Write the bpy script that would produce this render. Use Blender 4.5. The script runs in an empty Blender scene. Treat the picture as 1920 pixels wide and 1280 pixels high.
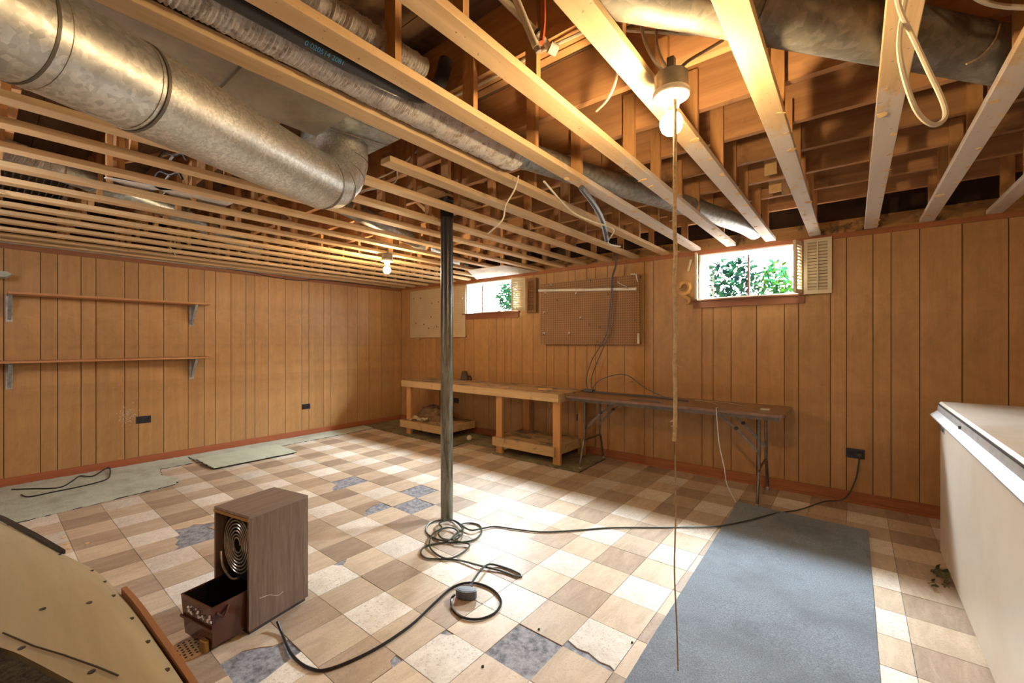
import bpy, bmesh, math, random
from mathutils import Vector, Matrix
random.seed(7)
S = bpy.context.scene
COL = S.collection
PI = math.pi

# ------------------------------------------------------------ camera
H = 1.37                                   # eye height
FPX = 800.0                                # focal length in pixels of a 1920 wide frame
YAW = math.atan(0.8)
cam_d = bpy.data.cameras.new('camera')
cam_d.sensor_fit = 'HORIZONTAL'
cam_d.sensor_width = 36.0
cam_d.lens = 36.0 * FPX / 1920.0
cam_d.clip_start = 0.02
cam = bpy.data.objects.new('camera', cam_d)
COL.objects.link(cam)
cam.location = (0, 0, H)
cam.rotation_euler = (PI / 2, 0, YAW)
S.camera = cam

# ------------------------------------------------------------ sky, daylight, exposure
world = bpy.data.worlds.new('sky')
S.world = world
world.use_nodes = True
bg = world.node_tree.nodes['Background']
bg.inputs[0].default_value = (0.88, 0.95, 1.0, 1)
bg.inputs[1].default_value = 15.0
S.view_settings.view_transform = 'Standard'
S.view_settings.look = 'None'
S.view_settings.gamma = 1.0
S.view_settings.exposure = 1.75
S.view_settings.use_curve_mapping = False
S.cycles.max_bounces = 9

DAY = 105.0
BULB = 340.0
def daylight(x, power):
    """bright sky seen down the window well, above the window head"""
    l = bpy.data.lights.new('daylight', 'AREA')
    l.shape = 'RECTANGLE'; l.size = 0.45; l.size_y = 0.05
    l.energy = power; l.color = (0.86, 0.93, 1.0)
    o = bpy.data.objects.new('daylight', l); COL.objects.link(o)
    o.location = (x, 5.0, 2.31)
    d = Vector((x - 0.6, 2.0, 1.0)) - Vector(o.location)
    o.rotation_euler = d.to_track_quat('-Z', 'Y').to_euler()
def portal(x0, x1, z0, z1):
    l = bpy.data.lights.new('window_portal', 'AREA')      # only guides the sampling of the sky
    l.shape = 'RECTANGLE'; l.size = x1 - x0; l.size_y = z1 - z0; l.cycles.is_portal = True
    o = bpy.data.objects.new('window_portal', l); COL.objects.link(o)
    o.location = ((x0 + x1) / 2, 4.86, (z0 + z1) / 2); o.rotation_euler = (-PI / 2, 0, 0)
portal(-1.235, -0.37, 1.80, 2.262)
portal(-4.60, -3.62, 1.79, 2.245)
daylight(-0.78, DAY)
daylight(-4.15, DAY * 0.8)

# ------------------------------------------------------------ key measures
WY = 4.65        # face of the window wall
WX = -6.22       # face of the shelf wall
XR, YB = 2.3, -1.6   # walls the photo does not show
ZS = 2.305       # underside of the ceiling strips
ZJ = 2.49        # underside of the joists
ZT = 2.73        # underside of the floor above

def P(u, v, w):
    """point seen at pixel (u, v) at depth w, used to take positions off the photograph"""
    r = (u - 960) / FPX * w; z = H + (640 - v) / FPX * w
    return Vector((-math.sin(YAW) * w + math.cos(YAW) * r, math.cos(YAW) * w + math.sin(YAW) * r, z))
def FLR(u, v, z=0.0):
    return P(u, v, (z - H) * FPX / (640 - v))
def ONY(u, v, y):
    d = P(u, v, 1.0) - Vector((0, 0, H)); t = y / d.y
    return Vector((0, 0, H)) + d * t

# ------------------------------------------------------------ materials
MATS = {}
def new_mat(name):
    m = bpy.data.materials.new(name); m.use_nodes = True
    MATS[name] = m
    nt = m.node_tree
    return m, nt, nt.nodes['Principled BSDF']
def nd(nt, t, **kw):
    n = nt.nodes.new(t)
    for k, v in kw.items():
        if k.startswith('i_'):
            key = k[2:]
            key = int(key) if key.isdigit() else key.replace('_', ' ')
            n.inputs[key].default_value = v
        else:
            setattr(n, k, v)
    return n
def coords(nt, scale, rnd=True, gen=False):
    tc = nd(nt, 'ShaderNodeTexCoord')
    mp = nd(nt, 'ShaderNodeMapping')
    mp.inputs['Scale'].default_value = scale
    out = tc.outputs['Object']
    if rnd:
        oi = nd(nt, 'ShaderNodeObjectInfo')
        mul = nd(nt, 'ShaderNodeMath', operation='MULTIPLY', i_1=37.0)
        nt.links.new(oi.outputs['Random'], mul.inputs[0])
        add = nd(nt, 'ShaderNodeVectorMath', operation='ADD')
        nt.links.new(out, add.inputs[0]); nt.links.new(mul.outputs[0], add.inputs[1])
        out = add.outputs[0]
    nt.links.new(out, mp.inputs['Vector'])
    return mp.outputs[0]
def noise(nt, vec, scale, detail=4, rough=0.6, dist=0.0):
    n = nd(nt, 'ShaderNodeTexNoise')
    n.inputs['Scale'].default_value = scale; n.inputs['Detail'].default_value = detail
    n.inputs['Roughness'].default_value = rough; n.inputs['Distortion'].default_value = dist
    nt.links.new(vec, n.inputs['Vector'])
    return n.outputs['Fac']
def ramp(nt, fac, stops):
    r = nd(nt, 'ShaderNodeValToRGB')
    e = r.color_ramp.elements
    while len(e) < len(stops): e.new(0.5)
    for k, (p, c) in enumerate(stops):
        e[k].position = p; e[k].color = (c[0], c[1], c[2], 1) if not isinstance(c, (int, float)) else (c, c, c, 1)
    nt.links.new(fac, r.inputs[0])
    return r.outputs[0]
def mix(nt, fac, a, b, mode='MIX'):
    m = nd(nt, 'ShaderNodeMix', data_type='RGBA', blend_type=mode)
    for sock, val in ((m.inputs[0], fac), (m.inputs[6], a), (m.inputs[7], b)):
        if hasattr(val, 'is_linked') or isinstance(val, bpy.types.NodeSocket): nt.links.new(val, sock)
        elif isinstance(val, (int, float)): sock.default_value = val
        else: sock.default_value = (val[0], val[1], val[2], 1)
    return m.outputs[2]
def bump(nt, bs, h, strength, dist=0.01):
    b = nd(nt, 'ShaderNodeBump'); b.inputs['Strength'].default_value = strength
    b.inputs['Distance'].default_value = dist
    nt.links.new(h, b.inputs['Height']); nt.links.new(b.outputs[0], bs.inputs['Normal'])
def vary(nt, col, amount):
    """brighter or darker from piece to piece"""
    oi = nd(nt, 'ShaderNodeObjectInfo')
    mr = nd(nt, 'ShaderNodeMapRange', i_3=1 - amount, i_4=1 + amount)
    nt.links.new(oi.outputs['Random'], mr.inputs[0])
    hs = nd(nt, 'ShaderNodeHueSaturation')
    nt.links.new(mr.outputs[0], hs.inputs['Value']); nt.links.new(col, hs.inputs['Color'])
    return hs.outputs[0]

def wood(name, dark, light, axis='y', grain=16, rough=0.6, var=0.15, bumps=0.25, stain=None, spec=0.3):
    m, nt, bs = new_mat(name)
    st = {'x': (0.06, 1, 1), 'y': (1, 0.06, 1), 'z': (1, 1, 0.06)}[axis]
    v = coords(nt, st)
    n1 = noise(nt, v, grain, 5, 0.65, 1.2)
    n2 = noise(nt, v, grain * 5, 3, 0.6)
    c = ramp(nt, n1, [(0.3, dark), (0.68, light)])
    c = mix(nt, 0.35, c, ramp(nt, n2, [(0.3, dark), (0.7, light)]))
    if stain:
        v2 = coords(nt, (1, 1, 1))
        s = ramp(nt, noise(nt, v2, stain[1], 4, 0.7), [(stain[2], 0.0), (stain[2] + 0.12, 1.0)])
        c = mix(nt, s, c, stain[0])
    if var: c = vary(nt, c, var)
    nt.links.new(c, bs.inputs['Base Color'])
    bs.inputs['Roughness'].default_value = rough
    bs.inputs['Specular IOR Level'].default_value = spec
    bump(nt, bs, n2, bumps, 0.004)
    return m
def plain(name, col, rough=0.6, metal=0.0, var=0.0, sc=6.0, amt=0.18, bumps=0.0, spec=0.4, col2=None):
    m, nt, bs = new_mat(name)
    v = coords(nt, (1, 1, 1))
    n1 = noise(nt, v, sc, 5, 0.65)
    c2 = col2 or tuple(x * (1 - amt * 1.8) for x in col)
    c = ramp(nt, n1, [(0.32, c2), (0.62, col)])
    if var: c = vary(nt, c, var)
    nt.links.new(c, bs.inputs['Base Color'])
    bs.inputs['Roughness'].default_value = rough; bs.inputs['Metallic'].default_value = metal
    bs.inputs['Specular IOR Level'].default_value = spec
    if bumps: bump(nt, bs, n1, bumps, 0.01)
    return m
def galvanised(name, col, rough=0.34, spangle=26, dirt=None, metal=0.85):
    m, nt, bs = new_mat(name)
    v = coords(nt, (1, 1, 1), rnd=False)
    vo = nd(nt, 'ShaderNodeTexVoronoi'); vo.inputs['Scale'].default_value = spangle
    nt.links.new(v, vo.inputs['Vector'])
    sp = ramp(nt, vo.outputs['Color'], [(0.2, tuple(x * 0.66 for x in col)), (0.8, col)])
    n1 = noise(nt, v, 9, 5, 0.7)
    c = mix(nt, ramp(nt, n1, [(0.42, 0.0), (0.75, 0.75)]), sp, dirt or tuple(x * 0.6 for x in col))
    nt.links.new(c, bs.inputs['Base Color'])
    bs.inputs['Metallic'].default_value = metal
    rr = nd(nt, 'ShaderNodeMapRange', i_3=rough - 0.08, i_4=rough + 0.14)
    nt.links.new(noise(nt, v, 40, 3, 0.6), rr.inputs[0]); nt.links.new(rr.outputs[0], bs.inputs['Roughness'])
    bump(nt, bs, n1, 0.06, 0.01)
    return m

# wall panelling
def panelling(name, a, b):
    m, nt, bs = new_mat(name)
    v = coords(nt, (1, 1, 0.05))
    n1 = noise(nt, v, 9, 6, 0.7, 1.5)
    n2 = noise(nt, v, 120, 2, 0.6)
    v3 = coords(nt, (1, 1, 1), rnd=False)
    n3 = noise(nt, v3, 2.6, 7, 0.72, 0.5)
    c = ramp(nt, n1, [(0.28, a), (0.7, b)])
    c = mix(nt, 0.25, c, ramp(nt, n2, [(0.3, a), (0.7, b)]))
    c = mix(nt, ramp(nt, n3, [(0.42, 0.0), (0.72, 0.6)]), c, tuple(x * 0.6 for x in a))
    n5 = noise(nt, v3, 34, 4, 0.75)
    c = mix(nt, ramp(nt, n5, [(0.66, 0.0), (0.76, 0.5)]), c, tuple(x * 0.45 for x in a))
    c = vary(nt, c, 0.07)
    nt.links.new(c, bs.inputs['Base Color'])
    bs.inputs['Roughness'].default_value = 0.42
    bs.inputs['Specular IOR Level'].default_value = 0.35
    bump(nt, bs, n2, 0.05, 0.003)
    return m
panelling('panel', (0.42, 0.225, 0.09), (0.57, 0.33, 0.14))
plain('groove', (0.05, 0.022, 0.01), 0.8)
wood('redwood', (0.34, 0.10, 0.045), (0.46, 0.15, 0.07), 'y', 12, 0.5, 0.05)
wood('redwood_x', (0.25, 0.085, 0.035), (0.40, 0.15, 0.06), 'x', 12, 0.5, 0.05)
wood('trim_brown', (0.22, 0.085, 0.04), (0.33, 0.14, 0.065), 'y', 12, 0.5, 0.05)
wood('sill_wood', (0.20, 0.075, 0.04), (0.30, 0.12, 0.06), 'x', 14, 0.45, 0.0)
wood('plate_wood', (0.30, 0.15, 0.05), (0.52, 0.29, 0.11), 'x', 8, 0.8, 0.1, 0.5, ((0.12, 0.07, 0.04), 5, 0.52))
# ceiling timber
wood('joist', (0.34, 0.16, 0.068), (0.60, 0.33, 0.15), 'x', 7, 0.75, 0.2, 0.4, ((0.18, 0.085, 0.04), 2.5, 0.58))
wood('header', (0.36, 0.17, 0.06), (0.60, 0.34, 0.14), 'x', 9, 0.7, 0.05, 0.4)
wood('strip', (0.55, 0.37, 0.19), (0.76, 0.56, 0.33), 'y', 12, 0.65, 0.12, 0.3, ((0.30, 0.15, 0.06), 7, 0.66))
wood('hanger', (0.42, 0.20, 0.07), (0.64, 0.36, 0.15), 'z', 12, 0.65, 0.22, 0.3)
wood('bridging', (0.42, 0.22, 0.09), (0.62, 0.38, 0.18), 'z', 12, 0.7, 0.12, 0.3)
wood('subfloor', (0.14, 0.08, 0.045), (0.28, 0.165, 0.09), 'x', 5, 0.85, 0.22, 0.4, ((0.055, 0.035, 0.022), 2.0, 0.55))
wood('raw_wood', (0.62, 0.40, 0.17), (0.78, 0.56, 0.28), 'y', 20, 0.8, 0.15, 0.5)
def painted_strip():
    m, nt, bs = new_mat('strip_painted')
    v = coords(nt, (1, 0.06, 1)); n1 = noise(nt, v, 12, 5, 0.65, 1.2)
    c = ramp(nt, n1, [(0.3, (0.54, 0.36, 0.18)), (0.68, (0.74, 0.54, 0.31))])
    v2 = coords(nt, (1, 0.4, 1))
    n2 = noise(nt, v2, 14, 5, 0.75)
    tc = nd(nt, 'ShaderNodeTexCoord'); sx = nd(nt, 'ShaderNodeSeparateXYZ')
    nt.links.new(tc.outputs['Object'], sx.inputs[0])
    mr = nd(nt, 'ShaderNodeMapRange', i_1=1.6, i_2=2.5, i_3=-0.35, i_4=0.32)
    nt.links.new(sx.outputs[1], mr.inputs[0])
    ad = nd(nt, 'ShaderNodeMath', operation='ADD'); nt.links.new(n2, ad.inputs[0]); nt.links.new(mr.outputs[0], ad.inputs[1])
    mask = ramp(nt, ad.outputs[0], [(0.52, 0.0), (0.64, 0.8)])
    c = mix(nt, mask, c, (0.66, 0.60, 0.55))
    n4 = noise(nt, coords(nt, (1, 1, 1)), 60, 3, 0.7)
    c = mix(nt, ramp(nt, n4, [(0.66, 0.0), (0.72, 0.8)]), c, (0.12, 0.08, 0.06))
    nt.links.new(c, bs.inputs['Base Color']); bs.inputs['Roughness'].default_value = 0.75
    bump(nt, bs, n1, 0.4, 0.004)
painted_strip()
# metal
galvanised('galv', (0.70, 0.68, 0.62), 0.42, 140)
galvanised('galv_coarse', (0.72, 0.72, 0.68), 0.42, 75)
galvanised('galv_blue', (0.50, 0.55, 0.56), 0.4, 45, (0.30, 0.27, 0.2), 0.7)
galvanised('galv_dusty', (0.30, 0.29, 0.25), 0.55, 30, (0.10, 0.08, 0.05), 0.45)
plain('trunk_metal', (0.44, 0.40, 0.33), 0.5, 0.4, 0, 5, 0.2)
plain('seam_dark', (0.17, 0.15, 0.12), 0.5, 0.5)
def foil():
    m, nt, bs = new_mat('foil')
    v = coords(nt, (1, 1, 1), rnd=False)
    n1 = noise(nt, v, 22, 6, 0.75, 0.6)
    c = ramp(nt, n1, [(0.34, (0.46, 0.38, 0.33)), (0.52, (0.92, 0.90, 0.89))])
    nt.links.new(c, bs.inputs['Base Color'])
    bs.inputs['Metallic'].default_value = 0.3; bs.inputs['Roughness'].default_value = 0.3
    v2 = coords(nt, (1, 2.5, 1), rnd=False)
    bump(nt, bs, noise(nt, v2, 45, 5, 0.75), 0.9, 0.02)
foil()
plain('insulation', (0.72, 0.62, 0.42), 0.95, 0, 0, 30, 0.2, 0.6)
plain('orange_fluff', (0.62, 0.22, 0.09), 0.95, 0, 0, 60, 0.25, 0.6)
plain('black_pipe', (0.028, 0.028, 0.030), 0.38, 0, 0, 8, 0.1)
plain('blue_print', (0.05, 0.25, 0.5), 0.5)
def column_paint():
    m, nt, bs = new_mat('column_paint')
    v = coords(nt, (1, 1, 0.12), rnd=False)
    n1 = noise(nt, v, 26, 5, 0.75, 0.8)
    c = ramp(nt, n1, [(0.35, (0.05, 0.035, 0.022)), (0.5, (0.17, 0.17, 0.13)), (0.75, (0.32, 0.34, 0.32))])
    tc = nd(nt, 'ShaderNodeTexCoord'); sx = nd(nt, 'ShaderNodeSeparateXYZ')
    nt.links.new(tc.outputs['Object'], sx.inputs[0])
    n2 = noise(nt, v, 9, 4, 0.7)
    ad = nd(nt, 'ShaderNodeMath', operation='MULTIPLY_ADD', i_1=1.1)
    nt.links.new(n2, ad.inputs[0]); nt.links.new(sx.outputs[2], ad.inputs[2])
    msk = ramp(nt, ad.outputs[0], [(0.0, 0.0), (1.0, 1.0)])
    mr = nd(nt, 'ShaderNodeMapRange', i_1=1.9, i_2=2.35); nt.links.new(ad.outputs[0], mr.inputs[0])
    c = mix(nt, mr.outputs[0], c, (0.028, 0.026, 0.024))
    nt.links.new(c, bs.inputs['Base Color']); bs.inputs['Roughness'].default_value = 0.32
    bs.inputs['Metallic'].default_value = 0.25
    bump(nt, bs, n1, 0.15, 0.004)
column_paint()
plain('steel_dark', (0.10, 0.10, 0.10), 0.45, 0.7)
plain('steel', (0.55, 0.56, 0.57), 0.35, 0.8)
plain('bracket_steel', (0.50, 0.53, 0.56), 0.4, 0.6, 0, 14, 0.25)
plain('chrome', (0.75, 0.76, 0.78), 0.2, 0.9)
plain('white_metal', (0.78, 0.75, 0.68), 0.35, 0, 0, 5, 0.05)
plain('freezer_white', (0.66, 0.58, 0.49), 0.36, 0, 0, 1.6, 0.08, col2=(0.57, 0.48, 0.38))
plain('freezer_top', (0.72, 0.64, 0.55), 0.42, 0, 0, 2.5, 0.1, col2=(0.60, 0.49, 0.36))
plain('aluminium', (0.62, 0.62, 0.62), 0.35, 0.55, 0, 18, 0.12)
plain('porcelain', (0.85, 0.82, 0.74), 0.25)
plain('box_metal', (0.20, 0.18, 0.15), 0.5, 0.6)
plain('black_plastic', (0.022, 0.022, 0.026), 0.35)
plain('outlet_dark', (0.035, 0.03, 0.04), 0.35)
plain('cord_green', (0.055, 0.065, 0.05), 0.35, 0, 0, 12, 0.1)
plain('cord_black', (0.02, 0.02, 0.022), 0.3)
plain('cord_grey', (0.13, 0.14, 0.17), 0.4)
plain('romex', (0.74, 0.68, 0.55), 0.5)
plain('pvc', (0.68, 0.62, 0.46), 0.45, 0, 0, 8, 0.15)
plain('red_tube', (0.60, 0.14, 0.06), 0.4)
plain('rope', (0.74, 0.62, 0.40), 0.9, 0, 0, 80, 0.2, 0.5)
plain('twine', (0.52, 0.40, 0.24), 0.9, 0, 0, 80, 0.2)
plain('white_thread', (0.75, 0.74, 0.72), 0.8)
plain('paper', (0.80, 0.77, 0.72), 0.85)
plain('tube_white', (0.84, 0.80, 0.74), 0.35)
# outdoors
plain('leaf', (0.008, 0.040, 0.016), 1.0, 0, 0.5, 9, 0.25, 0, 0.0)
plain('leaf_light', (0.024, 0.07, 0.006), 1.0, 0, 0.4, 9, 0.2, 0, 0.0)
plain('leaf_dark', (0.004, 0.011, 0.011), 1.0, 0, 0.4, 9, 0.2, 0, 0.0)
plain('ground_out', (0.42, 0.33, 0.27), 0.9, 0, 0, 2, 0.1)
plain('concrete', (0.30, 0.29, 0.29), 0.85, 0, 0, 14, 0.2, 0.3, col2=(0.15, 0.145, 0.15))
plain('bare_floor', (0.34, 0.34, 0.37), 0.8, 0, 0, 34, 0.25, 0.3, col2=(0.10, 0.10, 0.12))
def glass():
    m, nt, bs = new_mat('glass')
    tr = nd(nt, 'ShaderNodeBsdfTransparent'); tr.inputs[0].default_value = (0.95, 0.97, 0.96, 1)
    gl = nd(nt, 'ShaderNodeBsdfGlossy'); gl.inputs['Roughness'].default_value = 0.02
    mx = nd(nt, 'ShaderNodeMixShader'); mx.inputs[0].default_value = 0.06
    nt.links.new(tr.outputs[0], mx.inputs[1]); nt.links.new(gl.outputs[0], mx.inputs[2])
    nt.links.new(mx.outputs[0], nt.nodes['Material Output'].inputs[0])
glass()
def bulb_mat(name, col, s):
    m, nt, bs = new_mat(name)
    bs.inputs['Base Color'].default_value = (1, 0.95, 0.85, 1)
    bs.inputs['Emission Color'].default_value = (*col, 1); bs.inputs['Emission Strength'].default_value = s
bulb_mat('fill_bulb_cool', (1.0, 0.96, 0.92), BULB * 0.85)  # neutral glow of the added fill bulb over the shelf end
bulb_mat('bulb_on', (1.0, 0.70, 0.36), BULB * 0.67)
bulb_mat('fill_bulb_warm', (1.0, 0.72, 0.40), BULB * 0.42)   # warm glow of the added fill bulb behind the viewpoint
# floor tiles
def tile_mat(name, base, dark, fleck, scale, streak, rough=0.3):
    m, nt, bs = new_mat(name)
    v = coords(nt, (1, 1, 1))
    v2 = coords(nt, (1, 0.22, 1))
    n1 = noise(nt, v2 if streak else v, scale, 5, 0.75, 0.8)
    n2 = noise(nt, v, 95, 4, 0.75)
    n3 = noise(nt, coords(nt, (1, 1, 1), rnd=False), 2.6, 6, 0.7)
    c = ramp(nt, n1, [(0.3, dark), (0.62, base)])
    c = mix(nt, ramp(nt, n2, [(0.55, 0.0), (0.64, 0.85)]), c, fleck)
    c = mix(nt, ramp(nt, n3, [(0.5, 0.0), (0.75, 0.5)]), c, (0.30, 0.23, 0.16))
    c = vary(nt, c, 0.12)
    nt.links.new(c, bs.inputs['Base Color'])
    rr = nd(nt, 'ShaderNodeMapRange', i_3=rough, i_4=rough + 0.25)
    nt.links.new(n3, rr.inputs[0]); nt.links.new(rr.outputs[0], bs.inputs['Roughness'])
    bs.inputs['Specular IOR Level'].default_value = 0.35
    bump(nt, bs, n1, 0.12, 0.003)
tile_mat('tile_white', (0.80, 0.74, 0.66), (0.66, 0.58, 0.49), (0.40, 0.32, 0.25), 22, False)
tile_mat('tile_tan', (0.62, 0.50, 0.375), (0.46, 0.35, 0.245), (0.44, 0.32, 0.22), 16, True)
tile_mat('tile_brown', (0.44, 0.335, 0.245), (0.30, 0.215, 0.15), (0.30, 0.2, 0.14), 16, True)
def carpet(name, a, b, sc=140, big=3.0, dirt=None, bs_=0.9):
    m, nt, bs = new_mat(name)
    v = coords(nt, (1, 1, 1), rnd=False)
    n1 = noise(nt, v, sc, 4, 0.8); n2 = noise(nt, v, big, 5, 0.65)
    c = ramp(nt, n1, [(0.33, a), (0.66, b)])
    c = mix(nt, ramp(nt, n2, [(0.45, 0.0), (0.7, 0.75)]), c, dirt or tuple(x * 0.6 for x in a))
    nt.links.new(c, bs.inputs['Base Color']); bs.inputs['Roughness'].default_value = 1.0
    bs.inputs['Specular IOR Level'].default_value = 0.1
    bump(nt, bs, n1, bs_, 0.01)
carpet('mat_grey', (0.17, 0.20, 0.235), (0.40, 0.455, 0.52), 150, 1.8, (0.17, 0.185, 0.205), 0.8)
carpet('carpet_green', (0.54, 0.58, 0.48), (0.80, 0.84, 0.72), 120, 4.0, (0.44, 0.45, 0.36))
carpet('carpet_clean', (0.60, 0.66, 0.52), (0.80, 0.86, 0.70), 120, 4.0, (0.58, 0.62, 0.5))
carpet('carpet_brown', (0.20, 0.165, 0.10), (0.42, 0.36, 0.22), 120, 4.0, (0.10, 0.08, 0.05))
carpet('carpet_dark', (0.03, 0.025, 0.02), (0.10, 0.085, 0.06), 90, 5.0)
plain('carpet_backing', (0.05, 0.05, 0.05), 1.0)
# furniture
wood('bench_top', (0.34, 0.20, 0.10), (0.58, 0.38, 0.19), 'x', 10, 0.7, 0.12, 0.4, ((0.16, 0.13, 0.11), 4, 0.5))
wood('bench_wood', (0.46, 0.30, 0.14), (0.66, 0.46, 0.24), 'x', 9, 0.7, 0.12, 0.4, ((0.26, 0.2, 0.13), 9, 0.58))
wood('bench_leg', (0.46, 0.21, 0.07), (0.64, 0.35, 0.13), 'z', 9, 0.7, 0.12, 0.4)
plain('table_top', (0.24, 0.125, 0.06), 0.3, 0, 0, 7, 0.12)
plain('table_edge', (0.30, 0.19, 0.14), 0.3, 0.3, 0, 9, 0.2)
plain('table_steel', (0.20, 0.175, 0.155), 0.3, 0.7, 0, 16, 0.2)
wood('shelf_wood', (0.42, 0.19, 0.08), (0.58, 0.30, 0.14), 'y', 12, 0.5, 0.1)
def pegboard(name, col, hole, pitch):
    m, nt, bs = new_mat(name)
    tc = nd(nt, 'ShaderNodeTexCoord'); sx = nd(nt, 'ShaderNodeSeparateXYZ')
    nt.links.new(tc.outputs['Object'], sx.inputs[0])
    ds = []
    for k in (0, 2):
        a = nd(nt, 'ShaderNodeMath', operation='MULTIPLY', i_1=1 / pitch); nt.links.new(sx.outputs[k], a.inputs[0])
        b = nd(nt, 'ShaderNodeMath', operation='FRACT'); nt.links.new(a.outputs[0], b.inputs[0])
        c = nd(nt, 'ShaderNodeMath', operation='SUBTRACT', i_1=0.5); nt.links.new(b.outputs[0], c.inputs[0])
        d = nd(nt, 'ShaderNodeMath', operation='POWER', i_1=2.0); nt.links.new(c.outputs[0], d.inputs[0]); ds.append(d.outputs[0])
    s = nd(nt, 'ShaderNodeMath', operation='ADD'); nt.links.new(ds[0], s.inputs[0]); nt.links.new(ds[1], s.inputs[1])
    lt = nd(nt, 'ShaderNodeMath', operation='LESS_THAN', i_1=0.055); nt.links.new(s.outputs[0], lt.inputs[0])
    n1 = noise(nt, coords(nt, (1, 1, 1), rnd=False), 4, 5, 0.7)
    base = ramp(nt, n1, [(0.3, tuple(x * 0.8 for x in col)), (0.7, col)])
    nt.links.new(mix(nt, lt.outputs[0], base, hole), bs.inputs['Base Color'])
    bs.inputs['Roughness'].default_value = 0.6
pegboard('peg_white', (0.66, 0.52, 0.33), (0.45, 0.33, 0.19), 0.0275)
pegboard('peg_brown', (0.34, 0.18, 0.08), (0.11, 0.05, 0.025), 0.0275)
plain('shutter_cream', (0.70, 0.60, 0.42), 0.5, 0, 0, 5, 0.06)
plain('shutter_brown', (0.24, 0.12, 0.05), 0.5, 0, 0, 8, 0.1)
plain('frame_white', (0.82, 0.80, 0.76), 0.5)
plain('frame_maroon', (0.13, 0.045, 0.03), 0.5)
wood('walnut', (0.10, 0.064, 0.048), (0.24, 0.17, 0.13), 'z', 26, 0.42, 0.0, 0.1)
wood('walnut_top', (0.15, 0.11, 0.09), (0.28, 0.22, 0.19), 'y', 14, 0.36, 0.0, 0.1)
plain('bucket_brown', (0.085, 0.030, 0.018), 0.14, 0, 0, 6, 0.1, 0, 0.6)
plain('bucket_dark', (0.012, 0.008, 0.006), 0.5)
plain('coil_metal', (0.42, 0.40, 0.36), 0.3, 0.8, 0, 30, 0.25)
plain('inner_black', (0.014, 0.014, 0.014), 0.6)
wood('plywood', (0.36, 0.30, 0.185), (0.48, 0.41, 0.27), 'x', 7, 0.5, 0.0, 0.15)
wood('ply_trim', (0.28, 0.12, 0.05), (0.42, 0.20, 0.09), 'x', 14, 0.5, 0.0)
plain('screw', (0.09, 0.07, 0.05), 0.5, 0.5)
plain('rag', (0.26, 0.15, 0.075), 1.0, 0, 0, 14, 0.3, 0.6, col2=(0.09, 0.07, 0.045))
plain('cloth_cream', (0.66, 0.55, 0.36), 0.95, 0, 0, 14, 0.1, 0.3)
plain('iron_grey', (0.13, 0.10, 0.085), 0.5, 0.3)
plain('ball_white', (0.70, 0.64, 0.50), 0.5)
wood('scroll_wood', (0.55, 0.30, 0.10), (0.70, 0.44, 0.18), 'z', 16, 0.5, 0.0)
plain('brown_dark', (0.10, 0.055, 0.03), 0.8)  # even dark brown for the layer above the subfloor boards
plain('grille_grey', (0.16, 0.13, 0.10), 0.6, 0.3)
plain('white_board', (0.74, 0.70, 0.62), 0.8)
plain('wire_silver', (0.50, 0.48, 0.44), 0.5, 0.4)
plain('pale_green_box', (0.50, 0.55, 0.47), 0.5)
plain('dry_leaf', (0.10, 0.10, 0.04), 0.8)
plain('brass', (0.45, 0.28, 0.08), 0.35, 0.8)
plain('plaster', (0.62, 0.55, 0.44), 0.9)

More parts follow.
